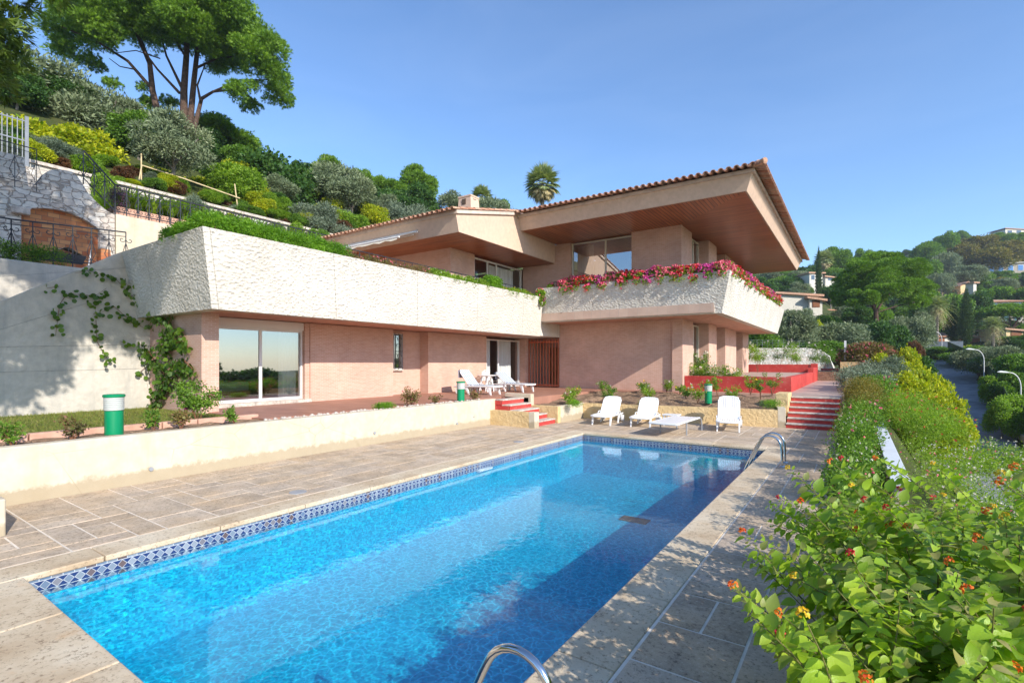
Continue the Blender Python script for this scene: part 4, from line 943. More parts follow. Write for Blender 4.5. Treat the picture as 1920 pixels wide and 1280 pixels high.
# ================================================================ SUN LOUNGERS
def lounger(loc,rz,back,label,group,towel=False):
    """plastic lounger: local x from foot (0) to head (1.9)"""
    t=thing('sun_lounger',label,'sun lounger',(0,0,0),group)
    zt=.33; hx=1.15; wd=.32; ca,sa=math.cos(back),math.sin(back)
    m=MB()   # seat with slats, slightly dished
    for i in range(9):
        y0=-wd+i*(2*wd/9)+.006; y1=y0+2*wd/9-.012
        m.hexa([(.06,y0,zt-.01),(hx,y0,zt-.02),(hx,y1,zt-.02),(.06,y1,zt-.01)],[(.06,y0,zt+.012),(hx,y0,zt+.005),(hx,y1,zt+.005),(.06,y1,zt+.012)])
    m.build('seat','white_plastic',t,bevel=.004)
    m=MB()
    for s in (-1,1): m.tube([(0.02,s*(wd-.1),zt-.02),(.06,s*wd,zt-.01),(.4,s*(wd+.03),zt-.015),(1.7,s*(wd+.03),zt-.03),(1.88,s*(wd-.02),zt-.05)],.030,8)
    m.tube([(.02,-wd+.08,zt-.02),(-.02,0,zt-.02),(.02,wd-.08,zt-.02)],.03,8); m.build('frame','white_plastic',t,True)
    def B(a,y,h): return (hx+ca*a-sa*h,y,zt+sa*a+ca*h)
    m=MB(); bl=.76
    for i in range(9):
        y0=-wd+.01+i*(2*(wd-.01)/9)+.006; y1=y0+2*(wd-.01)/9-.012
        m.hexa([B(0,y0,-.012),B(bl*.97,y0,-.012),B(bl*.97,y1,-.012),B(0,y1,-.012)],[B(0,y0,.012),B(bl*.97,y0,.012),B(bl*.97,y1,.012),B(0,y1,.012)])
    bk=m.build('backrest','white_plastic',t,bevel=.004)
    m=MB(); m.tube([B(0,-wd,0),B(bl*.8,-wd,0),B(bl*.96,-wd+.06,0),B(bl,-wd+.16,0),B(bl,wd-.16,0),B(bl*.96,wd-.06,0),B(bl*.8,wd,0),B(0,wd,0)],.024,8); m.tube([B(0,-wd,0),B(0,wd,0)],.02,6); m.build('rim','white_plastic',bk,True)
    for x,dx in ((.28,-.10),(1.32,-.16)):
        for s in (-1,1):
            m=MB(); m.hexa([(x+dx-.03,s*wd-.02,0),(x+dx+.03,s*wd-.02,0),(x+dx+.03,s*wd+.02,0),(x+dx-.03,s*wd+.02,0)],[(x-.07,s*wd-.028,zt-.03),(x+.07,s*wd-.028,zt-.03),(x+.07,s*wd+.028,zt-.03),(x-.07,s*wd+.028,zt-.03)]); m.build('leg','white_plastic',t,bevel=.006)
    for s in (-1,1):
        m=MB(); n=24; vs=[]
        for k in range(n):
            a=2*PI*k/n; 
            for yy in (s*(wd+.03),s*(wd+.09)): vs.append((1.62+.12*math.cos(a),yy,.125+.12*math.sin(a)))
        m.add(vs,[(2*k,2*((k+1)%n),2*((k+1)%n)+1,2*k+1) for k in range(n)]+[tuple(range(0,2*n,2)),tuple(range(1,2*n,2))]); m.build('wheel','white_plastic',t,True)
        MB().hexa([(1.55,s*wd-.02,.06),(1.68,s*wd-.02,.06),(1.68,s*wd+.02,.06),(1.55,s*wd+.02,.06)],[(1.5,s*wd-.02,zt-.03),(1.7,s*wd-.02,zt-.03),(1.7,s*wd+.02,zt-.03),(1.5,s*wd+.02,zt-.03)]).build('wheel_bracket','white_plastic',t)
        MB().tube([(.95,s*(wd+.04),zt+.0),(1.03,s*(wd+.05),zt+.06),(1.30,s*(wd+.05),zt+.07),(1.38,s*(wd+.04),zt)],.014,6).build('armrest','white_plastic',t,True)
    if towel:
        m=MB(); n=16; pr=[(.05,zt+.03)]+[(hx*.95*k/8,zt+.022) for k in range(1,9)]+[(B(bl*k/6,0,.03)[0],B(bl*k/6,0,.03)[2]) for k in range(1,7)]+[(B(bl+.03,0,-.03)[0],B(bl+.03,0,-.03)[2]),(B(bl-.02,0,-.06)[0]-.0,B(bl-.2,0,-.06)[2]-.1)]
        vs=[(p[0],y,p[1]) for p in pr for y in (-wd+.02,-wd*.5,0,wd*.5,wd-.02)]
        m.add(vs,[(i*5+k,i*5+k+1,(i+1)*5+k+1,(i+1)*5+k) for i in range(len(pr)-1) for k in range(4)]); m.build('towel','striped_towel',t,True)
    t.location=loc; t.rotation_euler=(0,0,rz); t.scale=(1,1,1) if towel else (.92,.92,.95); return t
GL='white plastic loungers by the pool'
lounger((-6.72,14.75,.0),math.radians(97),math.radians(46),'white reclining plastic lounger leftmost of those beside the pool',GL)
lounger((-5.50,14.95,.0),math.radians(97),math.radians(46),'white reclining plastic lounger between the leftmost one and the flat sunbed',GL)
lounger((-3.02,15.35,.0),math.radians(100),math.radians(62),'white plastic lounger with upright back facing the camera, right of the flat sunbed',GL)
# flat sunbed on bent tube legs
t=thing('sunbed','flat white sunbed on bent grey tube legs at the far end of the pool','sunbed',(-4.3,14.4,0)); ax=Vector((.06,.998,0)); ay=Vector((-.998,.06,0)); o0=Vector((-3.9,13.35,0))
def Q(a,b,z): p=o0+ax*a+ay*b; return (p.x,p.y,z)
m=MB()
for i in range(9): m.hexa([Q(0,.02+i*.08,.36),Q(1.9,.02+i*.08,.38),Q(1.9,.09+i*.08,.38),Q(0,.09+i*.08,.36)][::-1],[Q(0,.02+i*.08,.39),Q(1.9,.02+i*.08,.41),Q(1.9,.09+i*.08,.41),Q(0,.09+i*.08,.39)][::-1])
m.build('bed','white_plastic',t)
m=MB()
for b in (0,.74): m.tube([Q(0,b,.37),Q(1.9,b,.39)],.025,8)
m.tube([Q(0,0,.37),Q(-.04,.37,.37),Q(0,.74,.37)],.025,8); m.build('side_rail','white_plastic',t,True)
for b in (0,.74):
    MB().tube([Q(1.75,b,.38),Q(1.92,b,.40),Q(2.06,b,.33),Q(2.12,b,.2),Q(2.12,b,0)],.022,8).build('leg','drain_grey',t,True)
    MB().tube([Q(.80,b,.37),Q(.80,b,0)],.02,8).build('leg','drain_grey',t,True)
t2=thing('stool','small white plastic footstool next to the flat sunbed','stool',(-4.9,16.1,0))
MB().box(-5.1,15.9,.33,-4.6,16.3,.37).build('seat','white_plastic',t2,bevel=.01)
for x in (-5.07,-4.67):
    for y in (15.93,16.23): MB().box(x,y,0,x+.04,y+.04,.33).build('leg','white_plastic',t2)
GT='loungers with striped towels on the house terrace'
lounger((-11.0,15.25,.8),math.radians(184),math.radians(50),'lounger draped with a blue and white striped towel, left one on the house terrace',GT,True)
lounger((-10.9,17.35,.8),math.radians(172),math.radians(36),'lounger draped with a blue and white striped towel, right one near the slatted gate',GT,True)
t=thing('side_table','white plastic garden table standing between the two striped loungers','table',(-12.6,16.6,.8))
MB().lathe(-12.7,16.7,[(.40,1.46),(.42,1.475),(.42,1.49),(.39,1.50)],24).build('table_top','white_plastic',t,True)
for k in range(4):
    a=PI/4+k*PI/2; MB().tube([(-12.7+.2*math.cos(a),16.7+.2*math.sin(a),1.46),(-12.7+.3*math.cos(a),16.7+.3*math.sin(a),.8)],.025,6).build('leg','white_plastic',t,True)
t=thing('garden_chair','white plastic armchair behind the garden table against the brick wall','chair',(-13.1,17.4,.8)); cx,cy=-13.15,17.5
MB().box(cx-.22,cy-.22,1.20,cx+.24,cy+.22,1.23).build('seat','white_plastic',t,bevel=.01)
m=MB()
for k in range(6): m.box(cx-.24,cy-.2+k*.07,1.24,cx-.21,cy-.16+k*.07,1.62)
m.tube([(cx-.22,cy-.24,1.22),(cx-.24,cy-.22,1.6),(cx-.24,cy,1.68),(cx-.24,cy+.22,1.6),(cx-.22,cy+.24,1.22)],.02,6); m.build('backrest','white_plastic',t)
for s in (-1,1): MB().tube([(cx-.22,cy+s*.25,1.42),(cx+.2,cy+s*.26,1.43),(cx+.26,cy+s*.25,1.36),(cx+.26,cy+s*.25,.8)],.018,6).build('armrest','white_plastic',t,True)
for s in (-1,1): MB().tube([(cx-.22,cy+s*.24,1.22),(cx-.27,cy+s*.26,.8)],.02,6).build('leg','white_plastic',t,True)
# ================================================================ STREET LAMPS
def lamp(u,d,vtop,label,side=-1):
    x,y,zt=at(u,vtop,d); zb=G(x,y)
    if zt-zb<3.: zb=zt-3.2
    t=thing('street_lamp',label,'street lamp',(x,y,zb),'curved street lamps along the road')
    a=(CS*side,SN*side)
    pts=[(x,y,zb),(x,y,zt-1.1)]+[(x+a[0]*.75*(1-math.cos(k*PI/2/8)),y+a[1]*.75*(1-math.cos(k*PI/2/8)),zt-1.1+.95*math.sin(k*PI/2/8)) for k in range(1,9)]
    MB().tube(pts,[.045]+[.034]*(len(pts)-2)+[.022],8).build('pole','white_frame',t,True)
    e=pts[-1]; b=Vector(e)
    MB().tube([b,b+Vector((a[0]*.2,a[1]*.2,.02)),b+Vector((a[0]*.6,a[1]*.6,.05)),b+Vector((a[0]*.8,a[1]*.8,.04))],[.03,.065,.08,.02],10).build('lamp_head','lamp_diffuser',t,True)
lamp(1914,33,694,'nearest curved street lamp rising from the hedge at the right edge')
lamp(1845,43,652,'middle curved street lamp standing on the roadside wall')
lamp(1766,62,620,'farthest curved street lamp in front of the low tiled house')
lamp(1985,36,694,'street lamp whose head alone enters the photo at the right edge')
# dark road gate
t=thing('road_gate','dark solid gate above a low stone wall closing the far end of the road','gate',(7,85,2.9))
MB().box(4.4,85,2.6,11.2,85.3,3.5).build('stone_base','far_stone',t); MB().box(4.4,84.8,3.5,11.2,84.95,4.75).build('panel','grey_iron',t)
t=thing('road_fence','dark screened fence on top of the roadside wall','fence',(9,50,0)); m=MB(); pr=None
for y in range(34,86,2):
    x=rc(y)+2.45; z=rz(y)+.2
    if pr: m.hexa([pr,(pr[0]+.05,pr[1],pr[2]),(x+.05,y,z),(x,y,z)],[(pr[0],pr[1],pr[2]+1.7),(pr[0]+.05,pr[1],pr[2]+1.7),(x+.05,y,z+1.7),(x,y,z+1.7)])
    pr=(x,y,z)
m.build('screen','leaf_cypress',t)
# ================================================================ DISTANT HOUSES
HR=[]
def house(u,vb,d,wpx,hpx,label,rz=0,depth=8,wall='far_plaster',roof='hip',rh=.28,wins=(3,1),name='house',glass='window_far',rc_='roof_tile'):
    HR.append((u-wpx*.5,u+wpx*.5,vb-hpx*1.3,vb-hpx*.1,d)); x,y,z=at(u,vb,d); w=wpx*d/F; h=hpx*d/F; t=thing(name,label,'house',(x,y,z-4))
    M=Matrix.Translation((x,y,z))@Matrix.Rotation(TH+rz,4,'Z')
    def B(mb,a,b,c,e,f,g):
        vs=[(a,b,c),(e,b,c),(e,f,c),(a,f,c),(a,b,g),(e,b,g),(e,f,g),(a,f,g)]
        mb.add([M@Vector(v) for v in vs],[(0,3,2,1),(4,5,6,7),(0,1,5,4),(1,2,6,5),(2,3,7,6),(3,0,4,7)])
    m=MB(); B(m,-w/2,0,-6,w/2,depth,h); m.build('wall',wall,t)
    r=MB(); o=.5; H=h; rr=w*rh
    if roof=='flat': B(r,-w/2-o,-o,h,w/2+o,depth+o,h+.3)
    else:
        e=[(-w/2-o,-o,H-.05),(w/2+o,-o,H-.05),(w/2+o,depth+o,H-.05),(-w/2-o,depth+o,H-.05)]
        if roof=='hip': q=[(-w/2+depth/2,depth/2,H+rr),(w/2-depth/2,depth/2,H+rr)] if w>depth*1.1 else [(-.2,depth/2,H+rr),(.2,depth/2,H+rr)]
        elif roof=='gable': q=[(0,-o,H+rr),(0,depth+o,H+rr)]
        else: q=None
        e2=[(p[0],p[1],p[2]-.15) for p in e]
        if roof=='gable':
            r.add([M@Vector(v) for v in e+q],[(0,4,5,3),(1,2,5,4),(2,3,5)]); g=MB(); g.add([M@Vector(v) for v in ((-w/2,0,H),(w/2,0,H),(0,0,H+rr*.93))],[(0,1,2)]); g.build('gable_wall',wall,t)
            r.add([M@Vector(v) for v in (e[0],(e[0][0],e[0][1],e[0][2]-.2),(0,-o,H+rr-.2),q[0])],[(0,1,2,3)]); r.add([M@Vector(v) for v in (e[1],(e[1][0],e[1][1],e[1][2]-.2),(0,-o,H+rr-.2),q[0])],[(0,1,2,3)])
        elif roof=='hip':
            r.add([M@Vector(v) for v in e+q],[(0,1,5,4),(1,2,5),(2,3,4,5),(3,0,4)]); r.add([M@Vector(v) for v in e+e2],[(0,4,5,1),(1,5,6,2),(3,2,6,7),(0,3,7,4)])
        else:
            r.add([M@Vector(v) for v in ((-w/2-o,-o,H+rr),(w/2+o,-o,H-.1),(w/2+o,depth+o,H-.1),(-w/2-o,depth+o,H+rr),(-w/2-o,-o,H+rr-.3),(w/2+o,-o,H-.4),(w/2+o,depth+o,H-.4),(-w/2-o,depth+o,H+rr-.3))],[(0,1,2,3),(0,4,5,1),(1,5,6,2),(0,3,7,4)])
            g=MB(); g.add([M@Vector(v) for v in ((-w/2,0,H),(w/2,0,H),(-w/2,0,H+rr*.9))],[(0,1,2)]); g.build('gable_wall',wall,t)
    r.build('roof',rc_,t)
    nx_,nz=wins
    for i in range(nx_):
        for j in range(nz):
            ww=w/nx_*.5; cx=-w/2+w*(i+.5)/nx_; zz=h*(j+.25)/nz; hh=h/nz*.55
            f=MB(); B(f,cx-ww/2-.08,-.06,zz-.08,cx+ww/2+.08,-.02,zz+hh+.08); f=f.build('window','white_frame' if glass!='shutter_brown' else 'shutter_brown',t)
            g=MB(); B(g,cx-ww/2,-.09,zz,cx+ww/2,-.065,zz+hh); g.build('pane',glass,f)
    return t
house(1497,578,75,72,26,'white house with a low tiled roof just right of the villa balcony',-.15,7,'far_plaster','shed',.08,(0,0))
house(1530,580,74,22,20,'small white annex with brown shutter right of the white house',-.15,6,'far_plaster','shed',.2,(1,1),glass='shutter_brown')
house(1775,552,150,70,12,'long villa with brown tiled roof above the cypress trees',.3,9,'far_yellow','hip',.10,(3,1))
house(1770,552,146,22,16,'small ochre gabled wing in the middle of the brown roofed villa',.0,8,'far_yellow','gable',.30,(1,1))
house(1813,552,145,24,16,'pale yellow gabled wing at the right end of the brown roofed villa',.0,8,'far_yellow','gable',.35,(0,0))
house(1895,512,175,72,18,'modern flat roofed house with a row of blue windows on the upper hillside',-.35,10,'far_stone','flat',.1,(5,1),glass='blue_glass',rc_='far_plaster')
house(1885,606,100,56,42,'two storey stone villa with blue shutters and orange hip roof at the right edge',-.25,9,'far_stone','hip',.13,(3,2),glass='shutter_far')
house(1850,606,103,32,20,'low blue grey wing on the left of the stone villa',-.25,7,'far_stone','hip',.16,(1,1),glass='shutter_far')
house(1795,650,95,110,20,'low tiled bungalow behind the hedge at the end of the road',.1,10,'far_plaster','hip',.10,(3,1),glass='shutter_brown')
house(1530,528,120,26,15,'small beige house beside the tall thin cypress',.1,8,'far_plaster','flat',.1,(2,1))
house(1557,528,125,20,9,'low white building right of the tall thin cypress',.1,8,'far_plaster','shed',.1,(1,1))
house(1550,592,95,26,12,'white cottage with orange roof half hidden left of the umbrella pine trunk',.2,6,'far_plaster','hip',.2,(2,1))
house(1775,512,170,14,8,'tiny white house among trees on the upper hillside',.2,5,'far_plaster','flat',.1,(1,1))
house(1910,440,230,50,10,'long pale house on the skyline at the right edge',.0,8,'far_plaster','shed',.05,(3,1))
house(1905,632,90,34,14,'ochre garage with orange tiled roof below the stone villa',-.1,6,'far_yellow','shed',.1,(1,1),glass='shutter_brown')
house(1828,545,135,7,14,'white chimney shaped tower beside the yellow wing',.2,2,'far_plaster','flat',.1,(0,0))
house(1853,588,112,64,7,'long low grey roof between the hedges below the modern house',0,5,'far_plaster','shed',.04,(0,0))
house(697,358,75,12,16,'small white tower with tiled cap rising behind the olive trees',.2,2,'far_plaster','flat',.1,(1,1),rc_='roof_tile')
house(245,274,60,46,10,'dark roofed cottage glimpsed between the silver trees under the tall pine',.1,6,'far_plaster','shed',.06,(1,1),rc_='drain_grey')
# ================================================================ VEGETATION PROTOTYPES
PROTO={}
def trunk_mb(pts,r0,r1,n=7): return MB().tube(pts,r0,n,r2=r1)
def make(kind,var=0):
    t=thing(kind if kind in('olive_tree','cypress','umbrella_pine') else 'tree','', 'tree',(0,0,0))
    leafs=dict(broad='leaf_green',dark='leaf_dark',olive='leaf_olive',yellow='leaf_yellow',lime='leaf_lime',autumn='leaf_autumn',red='leaf_red',grey='leaf_grey',pine='leaf_pine',hedge='leaf_green',olivehedge='leaf_olive',cypress='leaf_cypress')
    names=dict(broad='broadleaf_tree',dark='evergreen_tree',olive='olive_tree',yellow='yellow_shrub',lime='green_shrub',autumn='autumn_tree',red='red_shrub',grey='grey_shrub',pine='pine_tree',hedge='hedge_bush',olivehedge='clipped_olive',cypress='cypress')
    t.name=names[kind]; t['category']={'yellow':'shrub','lime':'shrub','red':'shrub','grey':'shrub','hedge':'hedge'}.get(kind,'tree')
    fork=kind in('broad','dark','olive','autumn','pine','olivehedge')
    if kind=='cypress':
        cl=[((0,0,.06+.9*i/16),(.5*math.sin(PI*min(1,(i+2.2)/9)/2)*(1-(i/17)**2.2)+.02,)*2+(.10,)) for i in range(17)]
        P,D,N=shell(cl,9000,.6,1.2,.35); tm,s=KITE,rng.uniform(.03,.05,len(P)); zt=.1
        S=np.array(s)*.9
    else:
        if fork: base=(0,0,.60); r=(.5,.5,.40)
        else: base=(0,0,.47); r=(.5,.5,.52)
        if kind=='pine': base=(0,0,.68); r=(.5,.5,.30)
        if kind in('hedge','olivehedge'): r=(.5,.5,.30 if kind!='hedge' else .5)
        cl=blobby(base,tuple(q*.92 for q in r),26 if kind!='olive' else 34,.36 if kind!='olive' else .30,-.75,1.)
        cl+=[((c[0]+c[0]*rng.uniform(.0,.22),c[1]+c[1]*rng.uniform(.0,.22),c[2]+(c[2]-base[2])*.25*rng.uniform(0,1)),(r_[0]*.5,r_[1]*.5,r_[2]*.5)) for c,r_ in cl[::2]]
        P,D,N=shell(cl,13000,.55,.3,.9)
        k_=rng.random(len(P))<.10; P[k_]+=D[k_]/np.linalg.norm(D[k_],axis=1,keepdims=True)*rng.uniform(.01,.06,(k_.sum(),1))
        if kind in('olive','grey','olivehedge'): S=rng.uniform(.035,.06,len(P)); D=D+np.array([0,0,.3]); tm=([(a,b*.5,c) for a,b,c in KITE[0]],KITE[1])
        elif kind=='pine': S=rng.uniform(.035,.06,len(P)); tm=TUFT; D[:,2]+=.4
        else: S=rng.uniform(.03,.055,len(P)); tm=([(a,b*1.2,c) for a,b,c in KITE[0]],KITE[1])
        if kind=='hedge': P[:,2]=np.clip(P[:,2],0,.92); P[:,:2]=np.clip(P[:,:2],-.47,.47)
        if kind=='olivehedge': P[:,2]=np.clip(P[:,2],0.2,.92)
    P[:,2]=np.maximum(P[:,2],.01)
    leaves('crown',tm,P,D,N,S,leafs[kind],t)
    m=MB(); zt=.5 if fork else .35
    m.tube([(0,0,-.25),(.01,.01,.15),(.0,-.02,zt)],.03 if fork else .02,7,r2=.016)
    if fork:
        for k in range(5):
            a=k*1.26+.3; m.tube([(0,0,.25+.04*k),(.14*math.cos(a),.14*math.sin(a),.42+.03*k),(.30*math.cos(a),.30*math.sin(a),.62+.03*k)],.016,5,r2=.006)
    m.build('trunk','bark_grey',t,True)
    return t
LAB={'broad':('rounded mid green broadleaf tree','green broadleaf trees on the hillside'),'dark':('dense dark evergreen tree','dark evergreen trees on the hillside'),
'olive':('silvery green olive tree','olive trees on the hillside'),'yellow':('bright yellow green shrub','yellow shrubs on the slope'),'lime':('fresh green leafy shrub','green shrubs on the slope'),
'autumn':('olive brown autumn tinted tree','autumn tinted trees on the hillside'),'red':('dark red leaved shrub','red shrubs on the slope'),'grey':('grey green bushy shrub','grey green shrubs on the slope'),
'pine':('dark green pine with a spreading crown','pines on the hillside'),'hedge':('clipped green hedge','clipped hedges'),'olivehedge':('flat topped grey green olive','flat topped olives'),'cypress':('narrow dark cypress','cypresses')}
def plant(kind,x,y,zb,w,h,label=None,group=None,rz=None):
    rz=R.uniform(0,6.28) if rz is None else rz
    key=(kind,R.randint(0,1) if kind!='cypress' else 0); first=key not in PROTO
    if first: PROTO[key]=make(kind,key[1])
    p=PROTO[key]
    if first:
        p.location=(x,y,zb); p.rotation_euler=(0,0,rz); p.scale=(w,w,h); r=p
    else: r=dup(p,(x,y,zb),rz,(w,w,h))
    if label:
        r['label']=label
        if 'group' in r and not group: del r['group']
    else:
        r['label']=LAB[kind][0]+(', one of the scattered ones covering the slopes'); group=group or LAB[kind][1]
    if group: r['group']=group
    return r
def hides(x,y,z0,w,h):
    """true when a scattered tree would stand right in front of one of the hillside houses"""
    d=-SN*x+CS*y; u=960+F*(CS*x+SN*y)/d; hw=w*.5*F/d; vt=680-F*(z0+h-2)/d; vb=680-F*(z0-2)/d
    return any(d<q[4]+4 and u+hw*.8>q[0] and u-hw*.8<q[1] and vt<q[3]-2 and vb>q[2] for q in HR)
def tree(kind,u,vtop,wpx,d,label=None,group=None,hmin=1.):
    x,y,zt=at(u,vtop,d); zb=G(x,y); 
    if -26.5<x<-22 and y<42: zb=7.3
    w=wpx*d/F; h=max(hmin,zt-zb)
    if kind not in('hedge','cypress') and h<.85*w: h=.85*w; zb=zt-h
    if h>w*3.2 and kind!='cypress': zb=zt-w*2.2; h=zt-zb   # crown stands on taller unseen growth; trunk runs down
    return plant(kind,x,y,zb,w,h,label,group)
# --- left hillside behind the stone wall : (kind,u,vtop,wpx,d,label)
LH=[('yellow',30,205,150,25,'bright yellow green shrub at the far upper left edge behind the iron gate'),
('olive',95,125,190,31,'large silvery olive at the upper left below the overhanging pine'),
('olive',195,165,150,33,'silvery olive left of the tall pine trunks'),
('olive',40,150,130,34,'silvery olive cut by the upper left edge'),
('yellow',160,232,130,26,'broad yellow green shrub above the stone barbecue'),
('yellow',205,270,110,27,'yellow green shrub on the right of the broad one above the barbecue'),
('lime',95,262,110,25,'fresh green shrub between the two yellow shrubs at the upper left'),
('red',150,298,80,25,'red leaved shrub at the foot of the yellow bushes'),
('red',75,285,60,24,'small red brown shrub above the iron scrolls'),
('lime',195,318,70,25,'low green shrub just behind the pale stone wall'),
('lime',268,290,90,30,'green grassy shrub left of the young olive'),
('olive',327,215,125,25.5,'tall silvery olive with a thick trunk behind the stone wall'),
('pine',410,228,120,44,'rounded yellow green pine right of the olive'),
('pine',450,262,60,46,'lower lobe of pine crown beside the yellow trees'),
('yellow',438,300,70,34,'yellow shrub left of the dark ivy mound'),
('broad',400,310,90,33,'green tree behind the bamboo frame'),
('yellow',398,335,80,30,'yellow green shrub behind the bamboo rail'),
('dark',512,298,150,37,'dark ivy covered mound in the middle of the hillside'),
('dark',560,335,90,39,'dark evergreen on the right of the ivy mound'),
('yellow',500,290,50,44,'yellow topped shrub peeping above the ivy mound'),
('olive',628,305,130,40,'large olive tree in front of the pines'),
('olive',660,330,90,38,'olive crown leaning right beside the white tower'),
('pine',618,293,50,52,'pine top rising above the large olive'),
('pine',676,312,40,56,'dark pine top left of the white tower'),
('pine',708,326,50,60,'small dark pine right of the white tower'),
('pine',780,316,70,62,'tall rounded pine above the lower roof'),
('pine',740,335,60,60,'orange green pine left of the tall rounded pine'),
('dark',716,352,90,52,'dark green shrub mass behind the lower roof'),
('dark',770,350,90,52,'dark evergreen behind the lower roof ridge'),
('grey',590,380,90,31,'grey green round shrub behind the stone wall'),
('grey',768,378,100,46,'low grey green shrub touching the tiled roof'),
('olive',845,362,80,58,'olive left of the chimney'),
('olive',920,368,90,60,'olive right of the chimney'),
('broad',945,380,50,62,'low green tree at the end of the left skyline'),
('lime',560,385,60,33,'lime green plant at the foot of the ivy mound'),
('yellow',462,338,70,31,'yellow green shrub right of the bamboo post'),
('yellow',300,310,70,29,'low yellow green shrub under the olive'),
('lime',655,395,60,34,'green shrub near the end of the stone wall'),
('lime',240,308,60,27,'green bush left of the bamboo frame'),('red',268,312,40,26.5,'small red shrub beside the bamboo frame'),
('grey',440,385,60,27,'grey green lavender like shrub at the stone wall'),('grey',640,420,60,31,'grey green shrub spilling over the stone wall')]
for k,u,vt,w,d,lb in LH: tree(k,u,vt,w*1.18,d,lb)
# fill behind so that the slope reads as one planted mass
rf=random.Random(5)
for i in range(110):
    u=rf.uniform(-100,900); d=rf.uniform(27,62); x,y,z=at(u,400,d)
    if x>-28.5 or (x>-34 and y<8 and False): continue
    w=rf.uniform(2.0,3.6); plant(rf.choice(['dark','broad','lime','olive','broad','yellow' if x>-34 else 'dark']),x,y,G(x,y)-.3,w,w*rf.uniform(.6,.85))
for i in range(70):
    x=-26.7-rf.uniform(0,2.6); y=rf.uniform(-4,36); w=rf.uniform(1.3,2.3)*(.5 if 8.3<y<15 else 1); plant(rf.choice(['lime','grey','dark','yellow','lime','broad','red']),x,y,G(x,y)-.25,w,w*rf.uniform(.6,.85))
for i in range(34):
    x=-26.8-rf.uniform(0,3.6); y=rf.uniform(3,17); w=rf.uniform(.8,1.3); plant(rf.choice(['lime','yellow','lime','red','grey','broad']),x,y,G(x,y)-.15,w,w*rf.uniform(.5,.7))
# --- right hillside, pixel-accurate ones
RH=[('cypress',1535,470,16,88,'tall thin cypress beside the beige house'),
('dark',1512,498,50,140,'dark tree at the left end of the right skyline'),('pine',1515,520,70,150,'pine grove under the roof corner'),
('pine',1568,465,58,150,'dark pine on the skyline left of the umbrella pine'),('dark',1545,482,40,155,'dark evergreen on the skyline behind the thin cypress'),
('dark',1595,478,40,160,'dark tree between the skyline pine and the umbrella pine'),('pine',1622,462,36,170,'flat topped cedar peeping over the umbrella pine'),
('pine',1742,454,60,190,'dark spreading pine at the left end of the high ridge'),('broad',1778,432,40,195,'tall open crowned tree on the ridge'),
('autumn',1800,455,60,190,'olive brown tree below the open crowned tree'),('autumn',1835,440,70,195,'golden brown tree on the ridge'),
('autumn',1855,462,80,180,'large olive brown tree in the middle of the upper slope'),('autumn',1895,450,80,185,'large olive brown tree above the modern house'),
('pine',1880,434,44,210,'flat dark pine on the skyline'),('pine',1912,420,40,215,'dark round pine at the top right corner of the hill'),
('olive',1778,470,60,160,'grey green olive above the white villa'),('dark',1760,480,60,165,'dark tree under the ridge pine'),('broad',1735,485,50,160,'green tree right of the umbrella pine crown'),
('olive',1765,505,60,140,'olive left of the small white building'),('olive',1815,495,70,150,'grey green olive below the brown trees'),('dark',1870,480,50,165,'dark tree left of the modern house'),
('broad',1845,502,40,150,'green tree between the olives and the modern house'),('olive',1880,520,60,140,'olive under the modern house'),
('hedge',1862,530,70,120,'dark clipped hedge below the modern house'),('broad',1745,545,60,95,'green tree in front of the ochre wing'),('broad',1790,540,70,95,'green tree in front of the brown roofed villa'),
('dark',1825,545,60,100,'dark tree right of the yellow wing'),('broad',1880,548,60,95,'green shrub bank above the stone villa'),
('cypress',1788,562,30,76,'broad dark cypress, left one of the close pair'),('cypress',1812,548,34,74,'tall broad cypress, right one of the close pair'),
('olivehedge',1705,582,76,55,'flat topped grey green olive behind the yellow shrubs'),('olive',1732,585,44,60,'grey olive right of the flat topped one'),
('hedge',1755,600,60,62,'bright green clipped hedge behind the palm'),('hedge',1905,600,70,80,'green clipped hedge below the stone villa'),
('olive',1600,606,80,52,'large dull olive under the umbrella pine'),('dark',1660,605,90,48,'dark hedge mass at the left of the road'),
('olive',1487,570,90,45,'grey green olive behind the rubble wall, beside the balcony'),('olive',1580,600,130,46,'broad olive with dark trunk right of the rubble wall'),
('olive',1440,635,80,50,'low olive behind the rubble wall'),('yellow',1537,598,30,50,'bright yellow shrub between the two olives'),
('broad',1550,575,60,70,'green tree below the white cottage'),('dark',1600,575,60,72,'dark tree left of the pine trunk'),('olive',1590,560,60,80,'olive below the white house'),
('dark',1700,640,60,42,'dark evergreen at the left edge of the road'),('red',1716,635,30,40,'dark red shrub at the end of the yellow shrubs'),
('grey',1670,650,90,33,'grey green shrub behind the yellow shrubs'),('broad',1640,570,60,75,'green tree behind the pine trunk'),
('olive',1858,610,90,60,'grey olive in front of the stone villa'),('broad',1830,615,60,66,'light green tree beyond the bungalow'),
('olive',1835,650,90,48,'clipped grey olive right of the road lamp'),('olive',1880,650,90,45,'clipped grey olive farther right of the road'),
('hedge',1800,655,80,56,'green hedge above the road fence'),('broad',1905,660,80,40,'pale green tree at the right edge'),
('lime',1878,745,60,30,'fresh green hedge bush under the nearest street lamp'),('lime',1905,735,80,31,'large light green bush at the right edge'),('lime',1865,700,50,38,'green bush right of the road'),
('broad',1850,665,60,46,'green shrub behind the middle street lamp'),('broad',1900,700,70,36,'dark green shrub mass right of the road'),('yellow',1815,630,40,70,'yellow shrub in front of the bungalow')]
for k,u,vt,w,d,lb in RH:
    q=[h for h in HR if d<h[4] and u+w*.4>h[0] and u-w*.4<h[1] and vt<h[3]-3 and vt>h[2]-25]
    if q and k!='cypress': vt=max(vt,max(h[3] for h in q)-2)
    tree(k,u,vt,w,d,lb)
